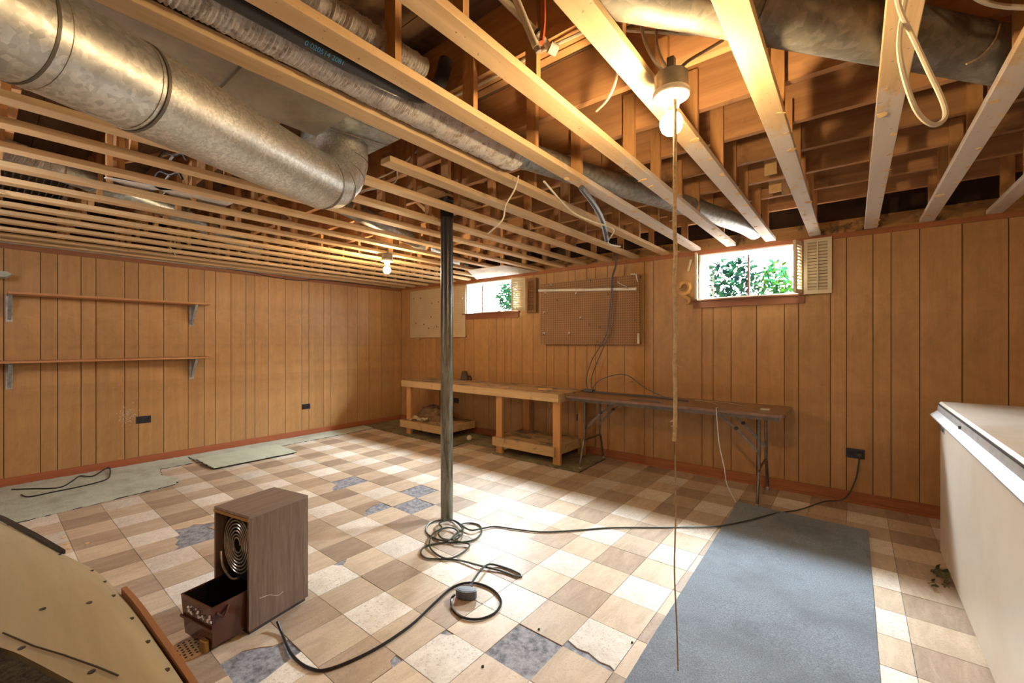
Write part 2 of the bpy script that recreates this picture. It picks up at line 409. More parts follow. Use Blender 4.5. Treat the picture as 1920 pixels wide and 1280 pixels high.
# ------------------------------------------------------------ mesh helpers
class MB:
    def __init__(s): s.v = []; s.f = []
    def add(s, vs, fs):
        o = len(s.v); s.v += [tuple(v) for v in vs]; s.f += [tuple(i + o for i in f) for f in fs]; return s
    def box(s, x0, x1, y0, y1, z0, z1):
        return s.add([(x0, y0, z0), (x1, y0, z0), (x1, y1, z0), (x0, y1, z0), (x0, y0, z1), (x1, y0, z1), (x1, y1, z1), (x0, y1, z1)],
                     [(3, 2, 1, 0), (4, 5, 6, 7), (0, 1, 5, 4), (1, 2, 6, 5), (2, 3, 7, 6), (3, 0, 4, 7)])
    def cbox(s, x0, x1, y0, y1, z0, z1, c):
        """box with chamfered edges"""
        bm = bmesh.new(); r = bmesh.ops.create_cube(bm, size=1.0)
        bmesh.ops.scale(bm, vec=(x1 - x0, y1 - y0, z1 - z0), verts=bm.verts)
        bmesh.ops.translate(bm, vec=((x0 + x1) / 2, (y0 + y1) / 2, (z0 + z1) / 2), verts=bm.verts)
        bmesh.ops.bevel(bm, geom=bm.edges[:], offset=c, segments=1, affect='EDGES')
        bm.verts.index_update()
        s.add([v.co for v in bm.verts], [[v.index for v in f.verts] for f in bm.faces]); bm.free(); return s
    def beam(s, a, b, wx, wz, up=(0, 0, 1)):
        """square timber from a to b"""
        a, b = Vector(a), Vector(b); d = (b - a).normalized(); u = Vector(up)
        if abs(d.dot(u)) > 0.98: u = Vector((1, 0, 0))
        sd = d.cross(u).normalized() * wx / 2; up2 = sd.cross(d).normalized() * wz / 2
        vs = [p + k * sd + l * up2 for p in (a, b) for k, l in ((-1, -1), (1, -1), (1, 1), (-1, 1))]
        return s.add(vs, [(0, 1, 2, 3), (7, 6, 5, 4), (0, 4, 5, 1), (1, 5, 6, 2), (2, 6, 7, 3), (3, 7, 4, 0)])
    def prism(s, pts, z0, z1):
        """plan outline pulled up from z0 to z1"""
        n = len(pts)
        vs = [(p[0], p[1], z0) for p in pts] + [(p[0], p[1], z1) for p in pts]
        return s.add(vs, [tuple(range(n - 1, -1, -1)), tuple(range(n, 2 * n))] + [(k, (k + 1) % n, n + (k + 1) % n, n + k) for k in range(n)])
    def extr(s, pts, vec):
        n = len(pts); vec = Vector(vec)
        vs = [Vector(p) for p in pts] + [Vector(p) + vec for p in pts]
        return s.add(vs, [tuple(range(n - 1, -1, -1)), tuple(range(n, 2 * n))] + [(k, (k + 1) % n, n + (k + 1) % n, n + k) for k in range(n)])
    def tube(s, pts, r, n=8, cap=True, rf=None):
        pts = [Vector(p) for p in pts]; m = len(pts)
        t0 = (pts[1] - pts[0]).normalized()
        u = t0.orthogonal().normalized(); rings = []
        for k in range(m):
            t = (pts[min(k + 1, m - 1)] - pts[max(k - 1, 0)]).normalized()
            u = (u - t * u.dot(t))
            u = u.normalized() if u.length > 1e-6 else t.orthogonal().normalized()
            w = t.cross(u); rr = rf(k / (m - 1)) if rf else r
            rings.append([pts[k] + (u * math.cos(2 * PI * j / n) + w * math.sin(2 * PI * j / n)) * rr for j in range(n)])
        vs = [p for ring in rings for p in ring]
        fs = [(k * n + j, k * n + (j + 1) % n, (k + 1) * n + (j + 1) % n, (k + 1) * n + j) for k in range(m - 1) for j in range(n)]
        if cap: fs += [tuple(range(n - 1, -1, -1)), tuple((m - 1) * n + j for j in range(n))]
        return s.add(vs, fs)
    def lathe(s, prof, n=20, c=(0, 0, 0)):
        vs = []; fs = []; m = len(prof)
        for (r, z) in prof:
            for j in range(n):
                a = 2 * PI * j / n; vs.append((c[0] + r * math.cos(a), c[1] + r * math.sin(a), c[2] + z))
        for k in range(m - 1):
            for j in range(n):
                fs.append((k * n + j, k * n + (j + 1) % n, (k + 1) * n + (j + 1) % n, (k + 1) * n + j))
        fs.append(tuple(range(n - 1, -1, -1))); fs.append(tuple((m - 1) * n + j for j in range(n)))
        return s.add(vs, fs)
    def mesh(s, name, mat, smooth=False):
        me = bpy.data.meshes.new(name); me.from_pydata(s.v, [], s.f); me.update()
        bm = bmesh.new(); bm.from_mesh(me); bmesh.ops.recalc_face_normals(bm, faces=bm.faces); bm.to_mesh(me); bm.free()
        me.materials.append(MATS[mat])
        if smooth:
            for p in me.polygons: p.use_smooth = True
            try: me.set_sharp_from_angle(angle=math.radians(40))
            except Exception: pass
        return me
    def build(s, name, mat, parent=None, smooth=False, label=None):
        o = bpy.data.objects.new(name, s.mesh(name, mat, smooth)); COL.objects.link(o)
        if parent is not None: o.parent = parent
        if label: o['label'] = label
        return o
def smooth_path(pts, k=6):
    pts = [Vector(p) for p in pts]; out = []
    for i in range(len(pts) - 1):
        p0 = pts[max(i - 1, 0)]; p1 = pts[i]; p2 = pts[i + 1]; p3 = pts[min(i + 2, len(pts) - 1)]
        for j in range(k):
            t = j / k
            out.append(0.5 * ((2 * p1) + (p2 - p0) * t + (2 * p0 - 5 * p1 + 4 * p2 - p3) * t * t + (3 * p1 - p0 - 3 * p2 + p3) * t ** 3))
    out.append(pts[-1]); return out
def tag(o, label, cat, group=None):
    o['label'] = label; o['category'] = cat
    if group: o['group'] = group
    return o
def thing(name, label, cat, loc=(0, 0, 0), rz=0.0, group=None):
    o = bpy.data.objects.new(name, None); COL.objects.link(o)
    o.location = loc; o.rotation_euler = (0, 0, rz); o.empty_display_size = 0.1
    return tag(o, label, cat, group)
def struct(o): o['kind'] = 'structure'; return o
def inst(name, me, parent, loc=(0, 0, 0), rot=(0, 0, 0), scale=(1, 1, 1)):
    o = bpy.data.objects.new(name, me); COL.objects.link(o); o.location = loc; o.rotation_euler = rot; o.scale = scale
    if parent is not None: o.parent = parent
    return o

# ------------------------------------------------------------ floor: slab and tiles
floor = struct(MB().box(WX - 0.3, XR + 0.2, YB - 0.2, WY + 0.3, -0.15, -0.004).build('floor', 'bare_floor'))
SX, SY, OX, OY = 0.2455, 0.2505, -0.777, 0.39
g = 0.0012
def rag_edge(p, q, n, amp, rnd):
    out = []
    for k in range(1, n):
        t = k / n; x = p[0] + (q[0] - p[0]) * t; y = p[1] + (q[1] - p[1]) * t
        out.append((x + rnd.uniform(-amp, amp), y + rnd.uniform(-amp, amp)))
    return out
tile_me = {}
for kind in ('white', 'tan', 'brown'):
    tile_me[kind] = MB().cbox(-SX / 2 + g, SX / 2 - g, -SY / 2 + g, SY / 2 - g, -0.004, 0.0, 0.0008).mesh('tile', 'tile_' + kind)
missing = {(1, 4), (8, 7), (9, 8), (12, 7)}
rt = random.Random(3)
def part_tile(kind, pts):
    return MB().prism(pts, -0.004, 0.0).mesh('tile', 'tile_' + kind)
a_, b_ = SX / 2 - g, SY / 2 - g
broken = {   # local outlines of chipped tiles: +x towards lower tile index, y away from the camera
    (9, 6): [(-a_, -b_), (a_ * 0.9, -b_)] + [(a_ * .2, -b_ * .5), (a_ * .05, -b_ * .1), (-a_ * .2, b_ * .25), (-a_ * .15, b_ * .6)] + [(-a_ * .3, b_), (-a_, b_)],
    (11, 1): [(-a_, -b_), (a_, -b_), (a_, b_ * .2), (a_ * .7, b_ * .55), (a_ * .1, b_ * .5), (-a_ * .4, b_ * .8), (-a_, b_ * .7)],
    (11, 2): [(-a_, b_), (-a_, b_ * .3), (-a_ * .5, b_ * .45), (-a_ * .1, b_ * .7), (a_ * .1, b_)],
    (12, 2): [(-a_, -b_), (-a_ * .1, -b_), (a_ * .15, -b_ * .5), (-a_ * .1, -b_ * .1), (a_ * .3, b_ * .3), (a_ * .5, b_), (-a_, b_)],
    (12, 6): [(-a_, -b_), (a_, -b_), (a_, b_ * .1), (a_ * .2, b_ * .5), (-a_ * .1, b_ * .95), (-a_, b_)],
    (6, 3): [(-a_, -b_), (a_, -b_), (a_, b_), (-a_ * .6, b_), (-a_ * .75, b_ * .85), (-a_, b_ * .75)],
    (6, 4): [(-a_ * .55, -b_), (a_, -b_), (a_, b_), (-a_, b_), (-a_, -b_ * .55), (-a_ * .8, -b_ * .7)],
    (2, 3): [(-a_, -b_), (a_, -b_), (a_, b_), (-a_ * .55, b_), (-a_ * .7, b_ * .8), (-a_, b_ * .7)],
    (3, 2): [(-a_, -b_), (a_, -b_), (a_, b_ * .55), (a_ * .7, b_ * .7), (a_ * .6, b_), (-a_, b_)],
    (5, 1): [(-a_, -b_), (a_ * .2, -b_), (a_ * .1, -b_ * .3), (a_ * .4, b_ * .2), (a_ * .7, b_ * .5), (a_ * .8, b_), (-a_, b_)],
    (4, 1): [(a_ * .2, -b_), (a_, -b_), (a_, b_), (-a_ * .2, b_), (-a_ * .05, b_ * .3), (a_ * .1, -b_ * .2)],
    (0, 5): [(-a_, b_), (-a_, -b_ * .62), (-a_ * .5, -b_ * .78), (-a_ * .1, -b_ * .7), (a_ * .4, -b_ * .86), (a_ * .8, -b_ * .8), (a_, -b_ * .9), (a_, b_)],
}
cells = []
for i in range(-12, 23):
    for j in range(-8, 17):
        cx = OX - SX * (i + 0.5); cy = OY + SY * (j + 0.5)
        x0, x1, y0, y1 = cx - SX / 2, cx + SX / 2, cy - SY / 2, cy + SY / 2
        x0 = max(x0, WX + 0.005); x1 = min(x1, XR); y0 = max(y0, YB); y1 = min(y1, WY - 0.002)
        if x1 - x0 < 0.02 or y1 - y0 < 0.02 or (i, j) in missing: continue
        kind = 'white' if i % 2 == 0 and j % 2 == 1 else ('brown' if i % 2 == 1 and j % 2 == 0 else 'tan')
        w = -math.sin(YAW) * cx + math.cos(YAW) * cy
        u = 960 + FPX * (math.cos(YAW) * cx + math.sin(YAW) * cy) / w if w > 0.3 else -999
        vv = 640 + FPX * H / w if w > 0.3 else 9999
        hidden = (-0.72 < cx < 0.05 and 1.4 < cy < 3.9) or (cx > 0.5 and cy < 3.8) or (cx < -5.1 and cy < 1.1) or (vv > 1300) or u < -60 or u > 1980
        cells.append((1 if hidden else 0, w if w > 0 else 99, i, j, cx, cy, kind, (x0, x1, y0, y1), abs((x1 - x0) - SX) < 1e-6 and abs((y1 - y0) - SY) < 1e-6))
cells.sort(key=lambda c: (c[0], c[1]))
rest = {'white': MB(), 'tan': MB(), 'brown': MB()}
for n, (hid, w, i, j, cx, cy, kind, bx, full) in enumerate(cells):
    dz = rt.uniform(-0.0006, 0.0006)
    if n < 298:
        if (i, j) in broken: inst('tile', part_tile(kind, broken[(i, j)]), floor, (cx, cy, dz))
        elif full: inst('tile', tile_me[kind], floor, (cx, cy, dz), (0, 0, rt.uniform(-0.004, 0.004)))
        else: inst('tile', MB().box(bx[0] + g - cx, bx[1] - g - cx, bx[2] + g - cy, bx[3] - g - cy, -0.004, 0).mesh('tile', 'tile_' + kind), floor, (cx, cy, dz))
    else:
        rest[kind].box(bx[0] + g, bx[1] - g, bx[2] + g, bx[3] - g, -0.004, dz)
for kind, mb in rest.items():
    if mb.v:
        o = mb.build('distant_tiles', 'tile_' + kind, floor); o['kind'] = 'stuff'

# ------------------------------------------------------------ walls
W2 = (-1.235, -0.37, 1.80, 2.262)      # window by the shutters on the right: x0 x1 z0 z1
W1 = (-4.60, -3.62, 1.79, 2.245)       # window near the corner
T = 0.25
ww = MB()
xs = [WX - 0.3, W1[0], W1[1], W2[0], W2[1], XR + 0.2]
for k in range(5):
    if k in (1, 3):
        wd = W1 if k == 1 else W2
        ww.box(xs[k], xs[k + 1], WY + 0.006, WY + T, -0.15, wd[2]).box(xs[k], xs[k + 1], WY + 0.006, WY + T, wd[3], 2.80)
    else: ww.box(xs[k], xs[k + 1], WY + 0.006, WY + T, -0.15, 2.80)
wall_right = struct(ww.build('wall_right', 'groove'))
wall_left = struct(MB().box(WX - T, WX - 0.006, YB - 0.3, WY + 0.3, -0.15, 2.80).build('wall_left', 'groove'))
wall_back = struct(MB().box(WX - T, XR + 0.3, YB - T, YB, -0.15, 2.80).build('wall_back', 'panel'))
wall_side = struct(MB().box(XR, XR + T, YB - 0.3, WY + 0.3, -0.15, 2.80).build('wall_side', 'panel'))
gR = [WX, -5.95, -5.72, -5.55, -5.30, -5.12, -4.90, -4.643, -4.451, -4.151, -3.998, -3.849, -3.733, -3.545, -3.357, -3.141, -3.025, -2.81, -2.71, -2.546, -2.43, -2.27, -2.06,
      -1.824, -1.722, -1.497, -1.217, -1.11, -0.944, -0.722, -0.498, -0.388, -0.156, -0.046, 0.128, 0.24, 0.41, 0.643, 0.877, 1.02, 1.22, 1.46, 1.60, 1.85, 2.05, XR]
gg = 0.0028
def cut(x0, x1, rects, z0, z1):
    """plank from z0 to z1 with a window cut out, as boxes"""
    segs = [(x0, x1, z0, z1)]
    for (a, b, c, d) in rects:
        out = []
        for (p, q, r, s) in segs:
            if q <= a or p >= b or s <= c or r >= d: out.append((p, q, r, s)); continue
            if p < a: out.append((p, a, r, s))
            if q > b: out.append((b, q, r, s))
            m0, m1 = max(p, a), min(q, b)
            if r < c: out.append((m0, m1, r, c))
            if s > d: out.append((m0, m1, d, s))
        segs = out
    return segs
for k in range(len(gR) - 1):
    x0, x1 = gR[k] + gg, gR[k + 1] - gg
    mb = MB(); cx = (x0 + x1) / 2
    for (p, q, r, s) in cut(x0, x1, [W1, W2], 0.0, 2.30): mb.box(p - cx, q - cx, 0, 0.008, r, s)
    inst('plank', mb.mesh('plank', 'panel'), wall_right, (cx, WY, 0))
gL = [YB, -1.35, -1.12, -0.97, -0.70, -0.45, -0.30, -0.08, 0.147, 0.379, 0.494, 0.66, 0.771, 0.998, 1.114, 1.335, 1.568, 1.73, 1.847, 2.017, 2.189, 2.297, 2.463, 2.687, 2.916, 3.017, 3.242, 3.351, 3.632, 3.799, 4.011, 4.245, 4.50, WY]
for k in range(len(gL) - 1):
    y0, y1 = gL[k] + gg, gL[k + 1] - gg; cy = (y0 + y1) / 2
    inst('plank', MB().box(-0.008, 0, y0 - cy, y1 - cy, 0, 2.30).mesh('plank', 'panel'), wall_left, (WX, cy, 0))
# trims and baseboards
struct(MB().box(WX, XR, WY - 0.018, WY, 2.262, 2.302).build('trim_1', 'redwood_x'))
struct(MB().box(WX, WX + 0.02, YB, WY - 0.018, 2.245, 2.292).build('trim_2', 'trim_brown'))
struct(MB().box(WX, XR, WY - 0.014, WY, 0.0, 0.095).box(WX, XR, WY - 0.03, WY - 0.014, 0, 0.022).build('baseboard_right', 'redwood_x'))
struct(MB().box(WX, WX + 0.016, YB, WY - 0.02, 0.0, 0.085).build('baseboard_left', 'redwood'))
plate = struct(MB().box(WX, XR, WY - 0.012, WY + 0.25, 2.302, 2.415).build('trim_3', 'plate_wood'))
struct(MB().box(WX, XR, WY + 0.03, WY + 0.25, 2.43, 2.72).build('trim_4', 'joist'))
struct(MB().box(WX - 0.05, WX + 0.05, YB, WY - 0.012, 2.305, 2.36).build('trim_5', 'plate_wood'))
# white smudge of plaster on the shelf wall
rs = random.Random(11)
sm = MB()
for k in range(120):
    cy = 1.02 + rs.gauss(0, 0.035); cz = 0.56 + rs.gauss(0, 0.05); r = rs.uniform(0.002, 0.007)
    n = 7; pts = [(WX + 0.0005, cy + r * rs.uniform(.5, 1.2) * math.cos(2 * PI * q / n), cz + r * rs.uniform(.5, 1.2) * math.sin(2 * PI * q / n)) for q in range(n)]
    sm.extr(pts, (0.0012, 0, 0))
o = sm.build('plaster_smear', 'plaster', wall_left); o['kind'] = 'stuff'

# ------------------------------------------------------------ ceiling: subfloor, joists, strips, hangers
ceiling = struct(MB().box(WX - 0.3, XR + 0.3, YB - 0.3, WY + 0.3, ZT + 0.022, ZT + 0.10).build('ceiling', 'brown_dark'))
y = YB
rj = random.Random(5)
while y < WY + 0.2:
    wdt = 0.305
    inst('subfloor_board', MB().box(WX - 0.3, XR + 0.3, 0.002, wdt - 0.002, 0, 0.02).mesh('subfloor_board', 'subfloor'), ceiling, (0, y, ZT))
    y += wdt
JY = [4.28, 3.865, 3.45, 3.03, 2.615, 2.20, 1.785, 1.38, 0.95, 0.53, 0.10, -0.32, -0.74, -1.16]
jm = MB().box(WX - 0.02, XR, -0.019, 0.019, ZJ, ZT).mesh('joist', 'joist')
jm_short = MB().box(WX - 0.02, -1.72, -0.019, 0.019, ZJ, ZT).mesh('joist', 'joist')
for yj in JY:
    if yj == 1.38:
        for q in (-0.042, 0.0, 0.042):
            inst('joist', MB().box(-1.75, XR, -0.019, 0.019, ZJ, ZT).mesh('joist', 'header'), ceiling, (0, yj + q, rj.uniform(-0.004, 0.004)))
        inst('joist', jm_short, ceiling, (0, yj, 0))
    elif yj == 0.95: inst('joist', jm_short, ceiling, (0, yj, 0))
    else: inst('joist', jm, ceiling, (0, yj, rj.uniform(-0.004, 0.004)))
SXS = [1.50, 1.15, 0.80, 0.45, 0.11, -0.265, -0.60, -0.935, -1.26, -1.58, -1.917, -2.242, -2.57, -2.88, -3.205, -3.54, -3.87, -4.205, -4.525, -4.85, -5.18, -5.51, -5.84, -6.11]
starts = {-1.917: 1.33, -2.242: 1.36}
chip_me = []
for q in range(4):
    n = 7; r = random.Random(q)
    pts = [(0.036 * r.uniform(.5, 1.1) * math.cos(2 * PI * k / n), 0.028 * r.uniform(.5, 1.1) * math.sin(2 * PI * k / n)) for k in range(n)]
    chip_me.append(MB().prism(pts, -0.005, 0.0).mesh('splinter', 'raw_wood'))
hang_me = MB().box(-0.029, 0.029, -0.013, 0.013, 0, 1).mesh('hanger', 'hanger')
for k, x in enumerate(SXS):
    y0 = starts.get(x, YB + 0.05); y1 = WY - 0.02
    th = 0.03
    painted = x > -1.3
    me = MB().cbox(-0.042, 0.042, y0, y1, 0, th, 0.002).mesh('ceiling_strip', 'strip_painted' if painted else 'strip')
    st = inst('ceiling_strip', me, ceiling, (x + rj.uniform(-0.004, 0.004), 0, ZS - (0.012 if x < -3 else 0) + rj.uniform(-0.003, 0.003)))
    for yj in JY:
        if yj < y0 + 0.05 or yj < -0.5: continue
        if rj.random() < 0.1 and yj not in (4.28,): continue
        if x == -1.58 and yj < 1.3: continue
        off = -0.034 if yj != 1.38 else -0.076
        hw = rj.uniform(0.85, 1.15)
        inst('hanger', hang_me, st, (rj.uniform(-0.012, 0.012), yj + off, th), (0, 0, 0), (hw, 1, rj.uniform(0.26, 0.36)))
    if painted and x < 1.0:
        y = 1.9
        while y < 4.5:
            y += rj.uniform(0.12, 0.3)
            if y > 4.5: break
            inst('splinter', chip_me[rj.randrange(4)], st, (rj.choice((-0.02, 0.028, 0.03)), y, 0.0), (rj.uniform(-0.3, 0.3), rj.uniform(-0.2, 0.2), rj.uniform(0, 6.3)), (rj.uniform(.35, .85),) * 3)
# cross bridging between joists
for (x, ya, sgn) in [(-0.75, 3.03, 1), (-0.42, 3.45, -1), (-2.05, 2.2, 1), (-2.45, 1.785, -1), (-2.75, 2.615, 1), (-3.0, 2.2, -1), (-3.4, 1.785, 1), (-3.4, 1.785, -1),
                     (-3.7, 2.615, 1), (-3.7, 2.2, 1), (-4.0, 1.38, -1), (-4.4, 2.615, 1), (-4.4, 3.03, 1), (-4.7, 1.785, 1), (-5.0, 0.95, 1), (-5.3, 2.2, -1), (-2.9, 3.45, 1), (-2.5, 3.03, -1), (-4.0, 3.45, 1), (-3.6, 0.53, 1), (-3.2, 0.53, -1), (-4.9, 3.03, -1)]:
    z0, z1 = (ZJ + 0.005, ZT - 0.03) if sgn > 0 else (ZT - 0.03, ZJ + 0.005)
    MB().beam((x, ya + 0.02, z0), (x + 0.02, ya + 0.395, z1), 0.05, 0.018).build('bridging', 'bridging', ceiling)
for (x, yy, w) in [(-0.46, 3.25, .07), (-0.49, 3.66, .08), (-2.62, 2.4, .12), (-3.35, 2.0, .1), (0.6, 2.8, .1), (-0.36, 1.735, .13)]:
    MB().box(x, x + w, yy, yy + 0.02, ZJ - 0.02, ZJ + 0.12).build('blocking', 'raw_wood', ceiling)

# ------------------------------------------------------------ windows
def window(n, wd, group_x):
    x0, x1, z0, z1 = wd
    root = bpy.data.objects.new('window_%d' % n, None); COL.objects.link(root); struct(root)
    fr = MB()
    yf = WY + 0.16
    for a in ((x0, x0 + 0.035, z0, z1), (x1 - 0.035, x1, z0, z1), (x0 + 0.035, x1 - 0.035, z0, z0 + 0.03), (x0 + 0.035, x1 - 0.035, z1 - 0.03, z1)):
        fr.box(a[0], a[1], yf - 0.02, yf + 0.03, a[2], a[3])
    fr.build('frame', 'frame_white', root)
    MB().box(x0 - 0.004, x0 + 0.012, WY - 0.01, yf - 0.02, z0, z1).box(x1 - 0.012, x1 + 0.004, WY - 0.01, yf - 0.02, z0, z1).box(x0 + .012, x1 - .012, WY - 0.01, yf - 0.02, z1 - 0.012, z1).build('jamb_lining', 'frame_white', root)
    xm = (x0 + x1) / 2 - 0.015
    hw = 0.009
    if n == 1: xm, hw = x0 + 0.18, 0.014
    MB().box(xm - hw, xm + hw, yf - 0.012, yf + 0.02, z0 + 0.03, z1 - 0.03).build('mullion', 'frame_maroon', root)
    MB().box(x1 - 0.05, x1 - 0.035, yf - 0.015, yf + 0.02, z0 + 0.03, z1 - 0.03).build('sash_edge', 'frame_maroon', root)
    for (a, b) in ((x0 + 0.035, xm - hw), (xm + hw, x1 - 0.05)):
        MB().box(a, b, yf + 0.004, yf + 0.008, z0 + 0.03, z1 - 0.03).build('pane', 'glass', root)
    s = MB().box(x0 - 0.06, x1 + 0.05, WY - 0.05, yf - 0.02, z0 - 0.014, z0).box(x0 - 0.065, x1 + 0.03, WY - 0.02, WY - 0.002, z0 - 0.085, z0 - 0.014)
    s.build('window_sill', 'sill_wood', root)
    return root
window(1, W1, -4)
window(2, W2, -1)

def shutter(label, mat, width, height, loc, rz, cols=2, n=15):
    """louvred leaf hinged at its own z axis, width runs along +x"""
    t = thing('shutter', label, 'shutter', loc, rz, 'louvred window shutters')
    f = MB(); e = 0.028; d = 0.011
    f.box(0, e, -d, d, 0, height).box(width - e, width, -d, d, 0, height).box(e, width - e, -d, d, 0, e * 1.2).box(e, width - e, -d, d, height - e * 1.2, height)
    iw = width - 2 * e
    f.build('frame', mat, t)
    if cols == 2: MB().box(width / 2 - 0.005, width / 2 + 0.005, -d - 0.006, d, e, height - e).build('tilt_rod', mat, t)
    hh = (height - 2.4 * e) / n
    me = MB().beam((e, 0, 0), (width - e, 0, 0), 0.026, 0.005, up=(0, 0.75, 0.66)).mesh('slat', mat)
    for k in range(n): inst('slat', me, t, (0, 0, e * 1.2 + hh * (k + 0.5)))
    return t
shutter('cream louvred shutter leaf folded flat on wall right of large window', 'shutter_cream', 0.20, 0.485, (-0.345, WY - 0.045, 1.79), math.radians(-2), 2, 15)
shutter('narrow cream shutter leaf standing edgewise at right side of large window', 'shutter_cream', 0.17, 0.46, (-0.362, WY - 0.02, 1.80), math.radians(-104), 1, 14)
shutter('cream shutter leaf standing edgewise at left side of large window', 'shutter_cream', 0.17, 0.465, (-1.262, WY - 0.012, 1.792), math.radians(-78), 1, 14)
shutter('cream louvred shutter leaf swung out beside corner window', 'shutter_cream', 0.19, 0.44, (-3.47, WY - 0.03, 1.79), math.radians(-141), 1, 15)
shutter('brown louvred shutter leaf between corner window and brown pegboard', 'shutter_brown', 0.17, 0.46, (-3.44, WY - 0.02, 1.755), math.radians(-8), 1, 14)

# outdoors: window well, ground and shrubs
struct(MB().box(-9, 4, WY + T + 0.02, WY + 9, 1.62, 1.70).build('ground', 'ground_out'))
def shrub(name, label, c, r, n, mats, seed):
    t = thing(name, label, 'shrub', (c[0], c[1], 1.70), 0, 'shrubs outside the windows')
    rr = random.Random(seed)
    st = MB()
    for k in range(5):
        st.tube(smooth_path([(rr.uniform(-.05, .05), rr.uniform(-.05, .05), 0), (rr.uniform(-.15, .15), rr.uniform(-.1, .1), r[2] * .7), (rr.uniform(-r[0], r[0]) * .7, rr.uniform(-r[1], r[1]) * .6, r[2] * 1.6)], 4), 0.006, 5)
    st.build('stem', 'leaf_dark', t)
    for m in mats:
        lf = MB()
        for k in range(n // len(mats)):
            a = rr.uniform(0, 2 * PI); q = rr.random() ** 0.5
            p = Vector((r[0] * q * math.cos(a), r[1] * q * math.sin(a), r[2] * (1 + rr.uniform(-1, 1) * math.sqrt(max(0, 1 - q * q)))))
            d = Vector((rr.gauss(0, 1), rr.gauss(0, 1), rr.gauss(0, .6))).normalized(); e = d.orthogonal().normalized(); ln = rr.uniform(0.05, 0.12)
            lf.add([p, p + d * ln * .5 + e * ln * .28, p + d * ln, p + d * ln * .5 - e * ln * .28], [(0, 1, 2, 3)])
        o = lf.build('leaves', m, t); o['kind'] = 'stuff'
    return t
shrub('shrub', 'leafy green shrub outside left pane of large window', (-1.35, 6.3), (0.40, 0.3, 0.44), 700, ['leaf', 'leaf_dark', 'leaf'], 1)
shrub('shrub', 'bright yellow green bush behind right pane of large window', (-0.82, 6.6), (0.2, 0.2, 0.38), 300, ['leaf_light', 'leaf'], 2)
shrub('shrub', 'sparse teal green bush at right end of large window', (-0.38, 7.0), (0.2, 0.2, 0.55), 160, ['leaf', 'leaf_dark'], 3)
shrub('shrub', 'green creeper seen at right edge of corner window', (-5.05, 6.2), (0.16, 0.2, 0.55), 460, ['leaf', 'leaf'], 4)

# ------------------------------------------------------------ steel column
t = thing('steel_column', 'black and grey steel support column standing in mid room', 'column', (-2.455, 2.262, 0))
MB().lathe([(0.047, 0), (0.047, 2.30), (0.0465, 2.44)], 28).build('shaft', 'column_paint', t, True)
MB().lathe([(0.052, 2.32), (0.053, 2.43), (0.052, 2.432)], 28).build('collar', 'black_plastic', t, True)
MB().cbox(-0.085, 0.085, -0.07, 0.07, 2.432, 2.462, 0.003).build('top_plate', 'steel_dark', t)
MB().box(-0.12, 0.12, -0.28, 0.28, 2.462, ZJ).build('wood_packer', 'plate_wood', t)

# ------------------------------------------------------------ ducts
t = thing('round_duct', 'large galvanised round duct slung below the ceiling strips', 'duct')
A = Vector((-1.55, 0.215, 2.085)); B = Vector((-1.965, 1.03, 2.12)); d = (B - A).normalized()
R = 0.125
def ring_tube(p, q, r, n=36): return MB().tube([p, q], r, n)
s0 = A - d * 1.0; s1 = A - d * 0.18; s2 = A + d * 0.065; s3 = B - d * 0.06
ring_tube(s0, s1, R * 1.0).build('duct_section', 'galv_coarse', t, True)
ring_tube(s1, s2, R * 0.985).build('duct_section', 'galv_coarse', t, True)
ring_tube(s2, s3, R).build('duct_section', 'galv', t, True)
for (p, r, wd) in ((s1, 1.010, 0.0035), (s1 + d * 0.03, 0.997, 0.003), (s2, 1.012, 0.0045), (s2 - d * 0.014, 1.002, 0.003)):
    ring_tube(p - d * wd, p + d * wd, R * r).build('seam', 'seam_dark' if wd > .0032 else 'galv', t, True)
N = Vector((-2.02, 1.175, 2.36))
# elbow of five gores turning up
hor = Vector((d.x, d.y, 0)).normalized()
cyc = s3; RB = 0.20
def ebow(a): return s3 + hor * (RB * math.sin(a)) + Vector((0, 0, RB * (1 - math.cos(a))))
angs = [0, 0.10, 0.52, 0.98, 1.42, PI / 2]
for k in range(5):
    p, q = ebow(angs[k]), ebow(angs[k + 1]); dd = (q - p).normalized() * 0.006
    MB().tube([p - dd, q + dd], R * (1.006 if k % 2 else 0.998), 36).build('gore', 'galv', t, True)
    if k: MB().tube([p - dd * .3, p + dd * .3], R * 1.016, 36).build('gore_seam', 'seam_dark', t, True)
top = ebow(PI / 2)
MB().tube([top, Vector((top.x, top.y, 2.372))], R * 0.99, 36).build('neck', 'galv', t, True)
t = thing('trunk_duct', 'flat rectangular sheet metal trunk duct beside the round duct', 'duct')
MB().box(-1.935, -1.646, YB + 0.02, 0.97, 2.315, 2.485).build('body', 'trunk_metal', t)
for yy in (-0.55, 0.02, 0.56): MB().box(-1.938, -1.643, yy - 0.005, yy + 0.005, 2.311, 2.485).build('seam', 'seam_dark', t)
MB().box(-1.645, -1.622, YB + 0.1, 0.95, 2.318, 2.345).build('insulation_edge', 'insulation', t)
t = thing('duct_boot', 'sheet metal duct boot with insulated edge above the elbow', 'duct')
x0, x1, y0, y1 = top.x - 0.15, top.x + 0.27, top.y - 0.14, top.y + 0.15
MB().box(x0, x1, y0, y1, 2.372, 2.485).build('body', 'galv_blue', t)
MB().beam((x1 - .16, y0, 2.371), (x1 - .1, y1, 2.371), 0.008, 0.008).build('crease', 'galv', t)
MB().box(x1, x1 + 0.035, y0, y1, 2.374, 2.425).build('insulation_edge', 'insulation', t)

